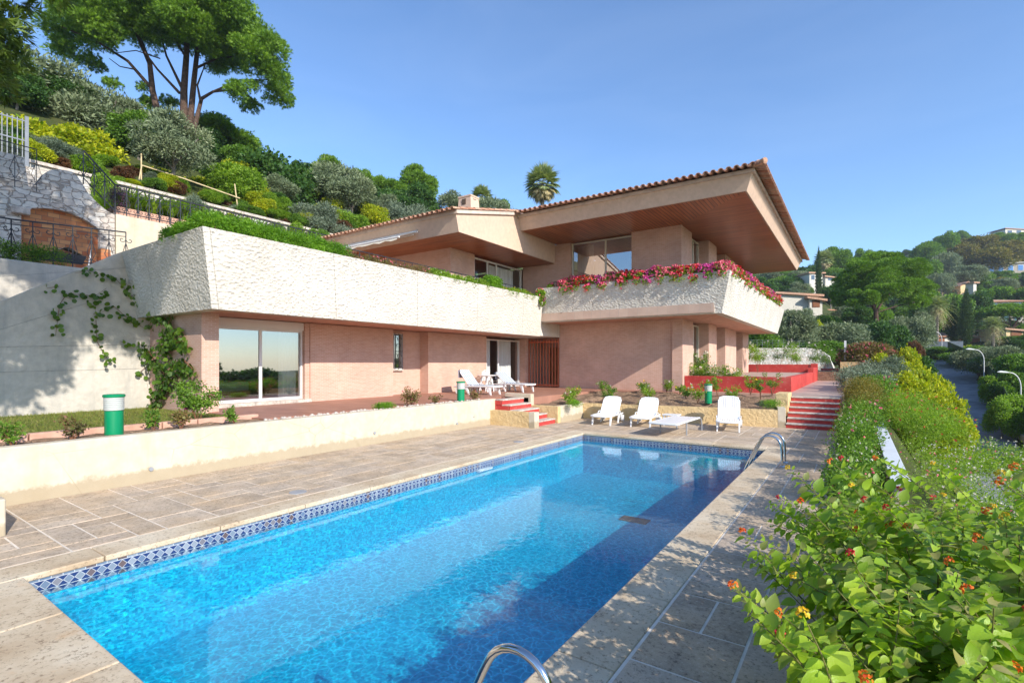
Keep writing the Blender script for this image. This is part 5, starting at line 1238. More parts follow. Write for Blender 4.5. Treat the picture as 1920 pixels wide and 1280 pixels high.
for i in range(290):
    u=rf.uniform(1380,1980); d=rf.choice([rf.uniform(95,160),rf.uniform(150,280),rf.uniform(150,290)]); x,y,z=at(u,500,d)
    w=rf.uniform(4,8); h=w*rf.uniform(.65,1.0)
    for _ in range(3):
        if hides(x,y,G(x,y)-.4,w,h): w*=.62; h*=.55
    if hides(x,y,G(x,y)-.4,w,h): continue
    plant(rf.choice(['dark','broad','olive','autumn','pine','broad','dark','olive']),x,y,G(x,y)-.4,w,h)
for i in range(130):
    u=rf.uniform(1690,1990); d=rf.uniform(72,135); x,y,z=at(u,500,d)
    w=rf.uniform(3,5.5); h=w*rf.uniform(.6,.9)
    for _ in range(3):
        if hides(x,y,G(x,y)-.4,w,h): w*=.62; h*=.55
    if hides(x,y,G(x,y)-.4,w,h): continue
    plant(rf.choice(['dark','broad','olive','broad','lime','dark']),x,y,G(x,y)-.4,w,h)
for i in range(60):   # valley side of the road
    y=rf.uniform(36,92); x=rc(y)+rf.uniform(4.0,26); w=rf.uniform(2.2,4.2)
    if hides(x,y,G(x,y)-.2,w,2.6+.03*y): continue
    plant(rf.choice(['olive','broad','lime','dark','hedge']),x,y,G(x,y)-.2,w,min(w*.8,2.6+.03*y))
for i in range(26):
    y=rf.uniform(46,84); x=rf.uniform(-9,rc(y)-5.5); w=rf.uniform(2.4,4.2); plant(rf.choice(['olive','dark','broad','olive']),x,y,G(x,y)-.2,w,w*.8)
# --- umbrella pines
def umbrella(loc,H,Rc,th,name,label,stems,n,seed,leaf=.26,lean=(0,0),under=None):
    rr=random.Random(seed); t=thing(name,label,'tree',loc); x,y,z=loc; top=Vector((x+lean[0],y+lean[1],z+H))
    cl=[]
    for i in range(150):
        a=rr.uniform(0,2*PI); q=math.sqrt(rr.uniform(0,1)); px=q*math.cos(a)*Rc; py=q*math.sin(a)*Rc
        dome=math.sqrt(max(0,1-q*q*.93)); zz=z+H-th+(th-1.0)*dome*rr.choice([1,1,1,.8,.55])-.4; s=Rc*rr.uniform(.10,.17)
        cl.append(((top.x+px*.93,top.y+py*.93,zz),(s*1.2,s*1.2,s*.75)))
    for i in range(26):
        a=rr.uniform(0,2*PI); q=rr.uniform(.55,.98); s=Rc*rr.uniform(.06,.11)
        cl.append(((top.x+q*math.cos(a)*Rc,top.y+q*math.sin(a)*Rc,z+H-th-rr.uniform(-.2,.22)*th),(s*1.5,s*1.5,s*.6)))
    P,D,N=shell(cl,n,.72,.35,.7); D[:,2]+=.35
    leaves('crown',TUFT,P,D,N,rng.uniform(leaf*.7,leaf*1.3,n),'leaf_pine',t)
    m=MB()
    for (dx,dy,r,hx,hy) in stems:
        base=Vector((x+dx,y+dy,z-1.5)); hub=Vector((x+dx+hx*.35,y+dy+hy*.35,z+(H-th)*.62)); 
        m.tube([base,base.lerp(hub,.5)+Vector((.12,.05,0)),hub],r,9,r2=r*.75)
        for k in range(6):
            a=rr.uniform(0,2*PI); q=rr.uniform(.35,.85)*Rc; e=Vector((top.x+q*math.cos(a),top.y+q*math.sin(a),z+H-th*rr.uniform(.5,.95)))
            st=hub+Vector((0,0,-rr.uniform(0,.25)*(H-th))); mid=st.lerp(e,.45)+Vector((0,0,.08*H*rr.uniform(-.3,1)))
            m.tube([st,mid,e],[r*.55,r*.34,r*.12],6)
            for w_ in range(2):
                f=mid.lerp(e,rr.uniform(.1,.7)); g=f+Vector((rr.uniform(-1,1)*Rc*.22,rr.uniform(-1,1)*Rc*.22,th*rr.uniform(.1,.5))); m.tube([f,g],r*.14,5,r2=r*.05)
    m.build('trunk','bark_pine',t,True); return t
def pine_lobes(name,label,lobes,stems,n,leaf,ground_d,sub=9,flat=.62,dz=1.6):
    rr=random.Random(len(lobes)); u0,v0=stems[0][0][0]; x,y,_=at(u0,v0,ground_d); t=thing(name,label,'tree',(x,y,G(x,y)))
    cl=[]
    for (u,v,d,r) in lobes:
        R_=r*d/F
        for k in (-1,1):
            c=at(u+rr.uniform(-.2,.2)*r,v,d+k*R_*.55); cl+=blobby(c,(R_*.95,R_*.95,R_*flat),sub,.40,-.9,.8)
    P,D,N=shell(cl,n,.55,.35,.7); D[:,2]+=.3
    leaves('crown',TUFT,P,D,N,rng.uniform(leaf*.7,leaf*1.3,n),'leaf_pine',t)
    m=MB()
    for k,(px,r0,r1,dd) in enumerate(stems):
        pts=[at(u,v,ground_d+dd*i/max(1,len(px)-1)) for i,(u,v) in enumerate(px)]
        if v0-30<px[0][1]: pts=[(pts[0][0],pts[0][1],G(pts[0][0],pts[0][1])-.6)]+pts
        m.tube(pts,r0,9,r2=r1)
    m.build('trunk','bark_pine',t,True); return t
pine_lobes('umbrella_pine','huge umbrella pine with several dark trunks towering over the left hillside',
 [(160,10,36,70),(230,-20,34,90),(300,0,38,90),(370,-5,34,90),(430,50,36,72),(482,95,35,52),(250,45,40,66),(325,40,33,52),(400,55,40,66),(190,60,34,45),(135,60,38,48),(350,-60,36,110),(240,-70,37,100),
  (505,145,36,44),(458,172,34,30),(525,185,37,26),(425,128,40,34),(470,200,38,20),(180,118,36,24),(120,92,36,32),(215,158,35,16),(270,165,36,12),(285,196,37,20),(318,192,38,15),(150,20,33,50),(410,115,42,30),(390,85,34,26),(290,70,41,30),(440,85,37,60),(360,55,37,60),(200,45,36,55),(270,25,36,75),(340,20,38,80)],
 [([(302,235),(286,170),(281,120),(252,50)],0.274,0.122,0),([(345,238),(345,170),(350,100),(354,20)],0.319,0.137,0),([(356,236),(364,150),(374,60),(390,10)],0.258,0.091,1),([(366,235),(378,185),(400,172),(470,165)],0.198,0.053,1),
  ([(286,168),(240,115),(185,80),(115,50)],0.129,0.038,-1.5),([(337,175),(295,130),(262,85)],0.106,0.038,-1),([(341,165),(312,105),(300,60)],0.106,0.038,1),([(376,190),(370,160),(385,120)],0.091,0.030,1),([(400,172),(450,150),(505,150)],0.076,0.030,0),([(363,130),(410,108),(470,105)],0.091,0.030,1),([(350,110),(326,70),(320,30)],0.091,0.030,1),([(250,130),(225,125),(205,110)],0.046,0.023,0),([(300,110),(255,95),(215,100)],0.046,0.023,0)],
 180000,.22,36)
pine_lobes('umbrella_pine','rounded umbrella pine with a single trunk in the middle of the right background',
 [(1600,528,62,36),(1640,505,60,42),(1690,508,62,40),(1718,538,63,30),(1584,560,62,24),(1620,558,58,32),(1665,545,58,42),(1712,566,62,22),(1650,495,64,34),(1735,552,66,14)],
 [([(1644,612),(1642,582),(1630,562),(1608,540)],.36,.10,0),([(1643,584),(1660,556),(1690,540)],.20,.08,1),([(1643,586),(1680,574),(1715,566)],.14,.05,0),([(1640,575),(1650,540),(1655,510)],.16,.06,0)],
 95000,.19,62)
x,y,_=at(1893,560,92); zb=G(x,y)
umbrella((x,y,zb-.3),8.2,4.6,2.9,'umbrella_pine','smaller umbrella pine in front of the modern house',[(0,0,.28,.3,0)],9000,6,.42)
# overhanging pine at the upper left corner, trunk outside the frame
def nearpine():
    t=thing('pine_tree','dark soft needled pine branch hanging in at the upper left corner','tree',(-12.2,-4.2,-.5))
    cl=[]
    rr=random.Random(12)
    cs=[(-9.0,1.5,6.25,.50),(-9.0,1.7,7.0,.45),(-9.3,1.5,5.8,.42),(-9.7,1.8,6.35,.45),(-8.9,.9,6.2,.8),(-9.6,.9,5.8,.8),(-9.3,1.5,7.6,.6),
      (-7.8,1.8,8.2,.9),(-7.2,2.15,8.0,.75),(-7.9,2.15,7.6,.5),(-7.9,0,5.8,.9),(-7.9,.5,6.3,.8),(-8.2,-.9,5.6,.9),(-6.9,2.0,9.2,1.1),(-6.3,1.4,9.0,1.1),(-5.9,2.2,9.0,.65),(-7.6,.9,8.0,1.1),(-8.8,.4,7.5,1.2),(-9.6,-.7,7,1.4),(-8,-.9,8.6,1.5),(-6.7,.2,9.4,1.2),(-10.6,.1,6.6,1.2),(-10.8,-1.6,7.2,1.5),
      (-8,-.2,11,1.7),(-10,-.3,12.2,1.4),(-10,1.2,13.6,1.4),(-9.5,.4,15,1.6),(-10.5,1.9,14.8,1.3),(-10.5,-1.2,14.8,1.7),(-10.2,.6,12.6,1.2),(-9.2,.3,13,1.8),(-10.6,-.4,11.4,1.8),(-7.4,-1.6,12.4,1.6),(-9.5,-2.2,13.5,1.9),(-11.6,-1.8,13.2,1.8),(-7.3,1.0,10.9,1.2)]
    for c in cs: cl+= blobby(c[:3],(c[3],c[3],c[3]*.75),7,.5,-.8)
    P,D,N=shell(cl,75000,.3,.0,.9)
    leaves('crown',TUFT,P,D,N,rng.uniform(.12,.20,len(P)),'leaf_pine_dark',t)
    m=MB(); m.tube([(-12.2,-4.2,-.5),(-12.1,-4.1,4),(-11.2,-3.2,9),(-10,-1.6,12.5)],.32,10,r2=.12)
    for c in cs: m.tube([(-11.7,-3.7,6.2+c[2]*.1),((c[0]-11.2)/2,(c[1]-3.0)/2,c[2]*.5+4.),c[:3]],[.12,.07,.02],6)
    m.build('trunk','bark_pine',t,True)
nearpine()
# --- palms
def fanpalm(u,vtop,d,hpx,label,crown=1.7,feather=False):
    x,y,zt=at(u,vtop,d); h=hpx*d/F; zb=min(G(x,y),zt-h); t=thing('palm_tree',label,'palm',(x,y,zb)); hub=Vector((x,y,zt-crown*.55))
    m=MB().tube([(x,y,zb-.5),(x,y,(zb+hub.z)/2),hub],.22,9,r2=.17); m.build('trunk','bark_grey',t,True)
    P=[];D=[];N=[];S=[];P2=[];D2=[];N2=[];S2=[]
    rr=random.Random(int(u))
    NF=74
    for k in range(NF):
        a=k*2.4; el=lerp(1.4,-1.25,k/NF); dv=Vector((math.cos(a)*math.cos(el),math.sin(a)*math.cos(el),math.sin(el))); L=crown*rr.uniform(.34,.46)
        tip=hub+dv*L; up=Vector((0,0,1)).cross(dv).normalized(); nn_=dv.cross(up)
        dead=k>NF*.72
        for j in range(25 if not feather else 30):
            if feather:
                f=j/29; q=hub+dv*crown*.95*f-Vector((0,0,.45*crown*f*f)); s=1 if j%2 else -1; dd=dv*.6+up*s*.8-Vector((0,0,.3)); ln=crown*.33*(1-.6*f)
            else:
                an=(j-12)/12*1.3; q=tip; dd=dv*math.cos(an)+up*math.sin(an)-Vector((0,0,.22)); ln=crown*.56*(1-.28*abs(an))*rr.uniform(.85,1.1)
            A=(P2,D2,N2,S2) if dead else (P,D,N,S)
            A[0].append(q);A[1].append(dd);A[2].append(nn_+Vector((rr.uniform(-.4,.4),rr.uniform(-.4,.4),rr.uniform(-.4,.4))));A[3].append(ln)
    tm=([(a_,b_*.2,c_) for a_,b_,c_ in KITE[0]],KITE[1])
    leaves('fronds',tm,P,np.array(D),np.array(N),np.array(S),'leaf_palm',t); leaves('dead_fronds',tm,P2,np.array(D2),np.array(N2),np.array(S2),'frond_dead',t)
    m=MB()
    for k in range(46):
        a=k*2.4; el=lerp(1.35,-1.1,k/46); dv=Vector((math.cos(a)*math.cos(el),math.sin(a)*math.cos(el),math.sin(el))); m.tube([hub,hub+dv*crown*.55],.018,4)
    m.build('frond_stalks','stem_green',t)
fanpalm(1017,322,52,110,'tall fan palm with hanging dead fronds behind the villa roof',2.3)
fanpalm(903,356,64,40,'pale fan palm crown just behind the chimney',1.9)
fanpalm(1757,553,72,90,'palm with a bare trunk right of the flat topped olive',2.6,True)
fanpalm(1862,592,74,55,'small palm in front of the green hedge at the right',2.3,True)
fanpalm(1545,475,140,60,'thin distant fan palm beside the roof corner',3.2)
# --- bamboo frames on the hillside
def frame(px,label):
    P=[at(u,v,d) for u,v,d in px]; t=thing('bamboo_frame',label,'plant support',tuple(P[0]))
    return P,t
P,t=frame([(265,288,24.5),(265,352,24.5),(258,352,24.2),(266,310,24.5),(345,335,25.5),(450,372,27),(440,345,27),(446,392,27)],'bamboo poles and rail tied around the olive tree')
for a,b in ((0,1),(2,3),(3,4),(4,5),(6,7)): MB().tube([P[a],P[b]],.03,6).build('pole','bamboo',t,True)
# ================================================================ NEAR PLANTS
def scatter_bush(name,label,cat,blobs,n,size,mat,tm=None,flowers=None,group=None,jit=.9,up=.3,inner=.35,stem=True):
    """bush from real leaves; flowers=[(mat,count,size)]"""
    lo=np.min([np.array(b[0])-np.array(b[1]) for b in blobs],0); c=np.mean([b[0] for b in blobs],0)
    t=thing(name,label,cat,(float(c[0]),float(c[1]),float(lo[2])),group)
    P,D,N=shell(blobs,n,inner,up,jit); leaves('foliage',tm or KITE,P,D,N,rng.uniform(size*.7,size*1.3,n),mat,t)
    for fm,fn,fs in (flowers or []):
        P,D,N=shell(blobs,fn,.95,.7,.6); P=P+D*.02
        # each bloom is a small rosette of petals
        k=5; PP=np.repeat(P,k,0)+rng.normal(0,fs*.18,(fn*k,3)); DD=runit(fn*k)+np.repeat(D,k,0)*.6; leaves('flowers',ROUND,PP,DD,runit(fn*k)+np.repeat(D,k,0),rng.uniform(fs*.5,fs*.8,fn*k),fm,t)['kind']='stuff'
    if stem:
        m=MB()
        for b in blobs[:10]:
            m.tube([(c[0],c[1],lo[2]-.05),((c[0]+b[0][0])/2,(c[1]+b[0][1])/2,(lo[2]+b[0][2])/2),b[0]],.012,4,r2=.004)
        m.build('stems','stem_brown',t)
    return t
NAR=([(a,b*.45,c) for a,b,c in KITE[0]],KITE[1])
# foreground lantana : arching stems with paired veined leaves and orange heads
def lantana():
    rr=random.Random(21)
    t=thing('lantana_bush','large lantana bush with orange and red flower heads filling the lower right corner','shrub',(.9,3.2,-.1))
    P=[];D=[];N=[];S=[];m=MB(); heads=[]; buds=MB()
    def stem(b,d,L,curve,r=.0045,ls=.11):
        p=Vector(b); v=Vector(d).normalized(); pts=[p.copy()]; n=int(L/.05); side=rr.uniform(0,PI)
        for i in range(n):
            v=(v+Vector(curve)*.05+Vector((rr.uniform(-1,1),rr.uniform(-1,1),rr.uniform(-1,1)))*.05).normalized(); p=p+v*.05; pts.append(p.copy())
            for _h in (range(2) if i>1 else ()):
                a=v.cross(Vector((0,0,1))); 
                if a.length<.1: a=Vector((1,0,0))
                a.normalize(); b2=v.cross(a); side+=PI/2
                for s in (0,PI):
                    o=a*math.cos(side+s)+b2*math.sin(side+s); dd=o*.9+v*.45+Vector((0,0,-.25)); nn_=v*.5+Vector((.25,-.1,.8))+Vector((rr.uniform(-1,1),rr.uniform(-1,1),rr.uniform(-1,1)))*.75
                    P.append(p+o*.012-v*.025*_h);D.append(dd);N.append(nn_);S.append(ls*rr.choice([.5,.75,.9,1,1.15,1.35])*rr.uniform(.9,1.1)*(1 if i<n-2 else .6))
        m.tube(pts[::2] if len(pts)>4 else pts,r,5,r2=r*.5); return pts[-1],v
    for i in range(560):
        x=rr.uniform(-.05,2.9); y=rr.uniform(1.75,5.4); 
        if x>1.2 and y<1.9: continue
        top=1.08+.10*math.sin(x*3.1)*math.sin(y*2.3)-.10*max(0,y-4)+rr.uniform(-.16,.05)-.05*max(0,.25-x)+(.12 if x>1.1 and y<3.3 else 0)
        z0=top-rr.uniform(.35,.8); lx=rr.uniform(-.7,.6)-.25*(x<.4); ly=rr.uniform(-.7,.6)
        e,v=stem((x,y,z0),(lx,ly,1.),(top-z0)*1.15,(-.4*(x<.6),0,-.5),ls=.082)
        if rr.random()<.11: heads.append((e,v))
    # long shoots leaning over the paving and upward
    for (u,v_,d) in ((1385,992,2.9),(1398,1098,2.3),(1475,875,3.6),(1545,873,3.7),(1580,862,3.8),(1585,905,3.5),(1635,855,4.0),(1672,948,3.0),(1895,890,2.3),(1915,885,2.5),(1880,900,2.4),(1800,1125,1.9),(1450,1170,2.2),(1510,1060,2.6),(1500,940,3.3),(1620,930,3.4),(1740,980,2.8),(1820,1010,2.3),(1760,870,4.4),(1850,960,2.6)):
        e=Vector(at(u,v_,d)); b=e+Vector((rr.uniform(.28,.5),rr.uniform(-.05,.25),-rr.uniform(.32,.5))); L=(e-b).length; dv=(e-b).normalized(); pts=[]
        e2,v2=stem(b,dv,L,(0,0,-.1),.005,.082); heads.append((e2,dv))
    leaves('foliage',LEAF,P,np.array(D),np.array(N),np.array(S),'leaf_lantana',t)
    m.build('stems','stem_green',t)
    for mat,frac in (('petal_orange',.5),('petal_red',.75),('petal_yellow',1.)):
        hp=[h for i,h in enumerate(heads) if (i*.377%1)<frac and (i*.377%1)>=frac-(.5 if frac==.5 else .25)]
        PP=[];DD=[];NN=[]
        for e,v in hp:
            c=e+v*.03
            for k in range(34):
                w=Vector((rr.gauss(0,1),rr.gauss(0,1),rr.gauss(0,1))).normalized()
                if w.dot(v)<-.25: w=-w
                PP.append(c+w*.017); DD.append(w.cross(Vector((rr.gauss(0,1),rr.gauss(0,1),rr.gauss(0,1))))+w*.5); NN.append(w)
        if PP: leaves('flower_heads',ROUND,PP,np.array(DD),np.array(NN),rng.uniform(.008,.013,len(PP)),mat,t)['kind']='stuff'
    # dark inner foliage so that the bush is dense
    bl=[((rr.uniform(.15,2.7),rr.uniform(1.9,5.2),rr.uniform(.1,.55)),(.35,.35,.28)) for _ in range(60)]
    P2,D2,N2=shell(bl,9000,.4,.3,.8); leaves('inner_foliage',LEAF,P2,D2,N2,rng.uniform(.07,.11,9000),'leaf_lantana',t)
lantana()
rr=random.Random(33)
def blobs(x0,x1,y0,y1,zf,n,r,rz=.7):
    out=[]
    for i in range(n):
        x=rr.uniform(x0,x1); y=rr.uniform(y0,y1); s=r*rr.uniform(.7,1.3); out.append(((x,y,zf(x,y)+rr.choice([rr.uniform(-.12,.05),rr.uniform(-.05,.24)])),(s,s,s*rz)))
    return out
scatter_bush('gaura_bush','airy light green bush dotted with white flowers right of the pale coping','shrub',blobs(.95,3.0,5.8,13.5,lambda x,y:.36-.16*(x-.7),120,.34),46000,.045,'leaf_lime',NAR,[('petal_white',900,.024),('petal_pink',160,.026)],inner=.3)
scatter_bush('gaura_bush','lower half of the white flowered slope plants at the right edge of the photo','shrub',blobs(2.2,4.8,5.5,12,lambda x,y:.05-.22*(x-2.2),60,.42),24000,.05,'leaf_lime',NAR,[('petal_white',420,.026)],inner=.3)
scatter_bush('flowering_shrub','dark glossy shrub with pinkish white flowers left of the pale coping','shrub',blobs(-.14,.16,5.2,14.5,lambda x,y:.36+.1*math.sin(y*2)+.12*(y>7.5),85,.27,.85),32000,.04,'leaf_green',KITE,[('petal_white',200,.028),('petal_pink',60,.03)],inner=.3)
scatter_bush('salvia_bush','reddish green bush with small red flowers beyond the white flowered one','shrub',blobs(.9,1.7,13.2,21,lambda x,y:.62-.2*(x-.7)+.02*(y-13),80,.40),30000,.055,'leaf_lime',NAR,[('petal_red',150,.035),('petal_pink',16,.05)],inner=.3)
scatter_bush('rosemary_bush','brown green spiky shrub leaning over the edge of the right stairs','shrub',blobs(-.15,.4,17.3,21.5,lambda x,y:.95,26,.42,.8),14000,.06,'leaf_autumn',NAR,None,inner=.3)
scatter_bush('rosemary_bush','green shrub between the red stairs and the pale coping','shrub',blobs(-.1,.4,14.3,18.5,lambda x,y:.55,30,.36,.8),14000,.05,'leaf_green',KITE,[('petal_pink',40,.06)],inner=.3)
scatter_bush('grey_leaf_bush','blue grey shrub hanging over the upper path','shrub',blobs(-.3,.8,22.5,28.5,lambda x,y:1.35,34,.55,.8),16000,.07,'leaf_grey',KITE,None,inner=.3)
scatter_bush('green_bush','mixed green bush behind the blue grey one','shrub',blobs(.2,.95,21,27,lambda x,y:.95,34,.5,.8),16000,.08,'leaf_green',KITE,[('petal_pink',30,.05)],inner=.3)
# bright yellow euonymus mass: several real bushes
for i,(u,v,d,w,h,lb) in enumerate(((1690,655,27,90,4.2,'tall bright yellow shrub with an upright green tip'),(1722,688,25,100,4.,'broad bright yellow shrub next to the road'),(1755,722,22,100,3.6,'bright yellow shrub bulging over the road'),(1650,668,30,80,3.2,'yellow green shrub at the left of the yellow group'),
      (1770,765,19,90,2.6,'yellow shrub lowest of the yellow group'),(1690,705,22,110,3,'yellow shrub in the middle of the yellow group'),(1630,655,33,50,3,'small yellow shrub farthest in the yellow group'),(1725,745,20,110,2.6,'yellow shrub behind the red flowered bush'))):
    x,y,z=at(u,v-12,d); plant('yellow',x,y,z-h,w*d/F,h,lb,'yellow shrubs of the right garden')
for i,(x,y,z,w,h,k,lb) in enumerate(((3.6,10,-2.6,2.6,2.3,'lime','green shrub on the slope below the white flowers'),(3.2,5,-2.4,3,2.6,'lime','green shrub at the bottom of the right edge'),(4.8,7,-3,3,2.6,'broad','green shrub by the road at the right edge'),(1.2,31,0.2,2.6,2.2,'grey','grey shrub beside the far end of the path'),(2.6,35,-.2,3,2.6,'dark','dark shrub beside the far end of the path'))):
    plant(k,x,y,z,w,h,lb)
scatter_bush('grass_clump','pink tinged ornamental grass dome at the far end of the path','shrub',[((.6,38.5,2.2),(1.6,1.2,1.0))],6000,.22,'dry_plant',NAR,[('petal_pink',120,.1)],inner=.6,stem=False)
tag(MB().box(-.62,38.0,2.0,-.5,38.12,3.4).build('garden_post','white_stone_cap'),'white post beside the grass dome','post')
# balcony planting
def rowplants(name,label_f,group,y0,y1,step,x,z,mat,size,n,tm,r=.3,fl=None,xs=0,rz=.7):
    y=y0;i=0
    while y<y1:
        scatter_bush(name,label_f(i,y),'plant',[((x+rr.uniform(-.12,.12),y+rr.uniform(-.15,.15),z+rr.uniform(-.04,.08)),(r*rr.uniform(.8,1.2),r*rr.uniform(.9,1.4),r*rz*rr.uniform(.7,1.2))) for _ in range(5)]+[((x+.32,y+rr.uniform(-.2,.2),z-.08),(.14,.2,.14))],n,size,mat,tm,fl,group,inner=.4,stem=False); y+=step*rr.uniform(.85,1.15); i+=1
ordw=['first','second','third','fourth','fifth','sixth','seventh','eighth','ninth','tenth','eleventh','twelfth']
rowplants('sedum_cushion',lambda i,y:'bright green cushion plant on the balcony edge, %s from the left corner'%ordw[min(i,11)],'green cushions on the left balcony edge',5.6,8.9,.52,-11.95,5.02,'sedum',.07,4200,NAR,.38,rz=.75)
sc=[]
for i,(x,y) in enumerate(((-12.4,5.45),(-12.95,5.4),(-13.5,5.42))): scatter_bush('sedum_cushion','bright green cushion on the shaded balcony return, %s from the corner'%ordw[i],'plant',[((x,y,5.0),(.4,.3,.28)),((x+.1,y-.1,4.95),(.3,.25,.22))],3000,.07,'sedum',NAR,None,'green cushions on the left balcony edge',inner=.4,stem=False)
rowplants('trailing_plant',lambda i,y:'reddish straggly plant trailing over the white balcony edge, %s from the left'%ordw[min(i,11)],'straggly plants on the balcony edge',9.2,12.4,.7,-11.9,4.93,'dry_plant',.06,1500,NAR,.30,[('petal_pink',12,.04)],rz=.6)
rowplants('green_plant',lambda i,y:'pale green leafy plant on the balcony edge, %s of the middle group'%ordw[min(i,11)],'leafy plants on the balcony edge',12.6,15.2,.6,-11.85,4.95,'leaf_lime',.06,1500,KITE,.26,[('petal_white',16,.04)],rz=.7)
scatter_bush('green_plant','rounded bright green bush on the balcony edge below the upper window','plant',[((-11.85,15.7+.25*i,5.12),(.26,.26,.30)) for i in range(3)],3600,.06,'sedum',KITE,None,inner=.4)
rowplants('green_plant',lambda i,y:'low green plant on the balcony edge, %s right of the rounded bush'%ordw[min(i,11)],'leafy plants on the balcony edge right part',16.5,18.8,.55,-11.8,4.92,'leaf_lime',.05,1300,KITE,.22,[('petal_yellow',6,.05)],rz=.65)
# geraniums on the upper balcony
cols=['petal_pink','petal_pink','petal_red','petal_pink','petal_magenta']
NC=5
gi=0
def geranium(x,y,z,label,spill):
    global gi
    r1=cols[gi%5]; r2=cols[(gi*2+1)%5]; gi+=1
    bl=[((x+rr.uniform(-.22,.22)*(1 if spill=='y' else .5),y+rr.uniform(-.22,.22)*(1 if spill=='x' else .5),z+rr.uniform(-.05,.16)),(.2*rr.uniform(.7,1.3),.2*rr.uniform(.7,1.3),.17*rr.uniform(.7,1.3))) for _ in range(5)]
    if spill=='y': bl.append(((x+rr.uniform(-.2,.2),y-.24,z-.12-rr.uniform(0,.16)),(.14,.10,.14)))
    else: bl.append(((x+.24,y+rr.uniform(-.2,.2),z-.12-rr.uniform(0,.1)),(.10,.14,.14)))
    scatter_bush('geranium',label,'flower',bl,650,.055,'leaf_lime',ROUND,[(r1,85,.085),(r2,60,.08)],'geraniums along the upper balcony',inner=.5,stem=False)
for i in range(16): geranium(-10.55+i*.43,19.32,5.36,'pink and red geranium on the balcony front edge, %s from the left end'%(ordw+['thirteenth','fourteenth','fifteenth','sixteenth'])[i],'y')
for i in range(12): geranium(-3.88,19.6+i*1.22,5.38+.02*i,'pink geranium spilling over the balcony right edge, %s from the near corner'%ordw[i],'x')
scatter_bush('geranium','small pale pink geranium hanging where the two balconies meet','flower',[((-11.5,19.0,5.0),(.2,.2,.25)),((-11.35,18.95,4.7),(.14,.12,.2))],900,.06,'leaf_lime',ROUND,[('petal_pink',26,.07),('petal_magenta',10,.07)],inner=.5,stem=False)
scatter_bush('geranium','sparse pink geranium alone on the left of the upper balcony row','flower',[((-11.15,19.35,5.35),(.16,.16,.15))],300,.05,'leaf_lime',ROUND,[('petal_pink',12,.07)],inner=.5,stem=False)
scatter_bush('shrub','dark green shrub on the grey parapet at the left edge','shrub',[((-19.0,y,4.95),(.4,.55,.38)) for y in (2.3,2.8,3.3,3.8,4.3)],9000,.07,'leaf_green',NAR,None,inner=.4)
# agapanthus behind the railing
P=[];D=[];N=[]
for i in range(190):
    y=rr.uniform(7.4,15.5); x=rr.uniform(-25.0,-22.7); b=Vector((x,y,7.8))
    for k in range(16):
        a=rr.uniform(0,2*PI); P.append(b); D.append((math.cos(a)*.7,math.sin(a)*.7,rr.uniform(.4,1.2))); N.append((math.cos(a)*-1,math.sin(a)*-1,.6))
o=leaves('agapanthus_bed',BLADE,P,np.array(D),np.array(N),rng.uniform(.7,1.15,len(P)),'leaf_lime'); tag(o,'strap leaved agapanthus clump behind the railing on the cream wall','plant')
tag(MB().box(-22.9,7.1,7.3,-22.6,16.5,7.80).build('planter_wall','kerb_salmon'),'low salmon planter wall below the agapanthus','planter')
scatter_bush('purple_plant','purple leaved plant at the left end of the agapanthus','plant',[((-22.7,7.2,8.1),(.35,.35,.45))],1500,.07,'leaf_purple',NAR,None)
scatter_bush('small_shrub','sparse brownish twiggy plant at the corner of the parapet and the cream wall','plant',[((-17.2,6.2,5.1),(.5,.4,.35))],700,.05,'dry_plant',NAR,None)
for i in range(16):
    y=16+i*1.05; plant(['grey','lime','grey','red','lime'][i%5],-24.4+rr.uniform(-.7,.5),y,7.8,rr.uniform(1.2,1.8),rr.uniform(.9,1.4),'low %s plant number by the pale stone wall'%'x' if False else None)
for i in range(30):
    y=7.4+i*.86+rr.uniform(-.3,.3); w=rr.uniform(.9,1.7); plant(['lime','grey','olive','lime','grey','broad','yellow'][i%7],-25.55+rr.uniform(-.1,.35),y,7.85,w,rr.uniform(1.1,2.0))
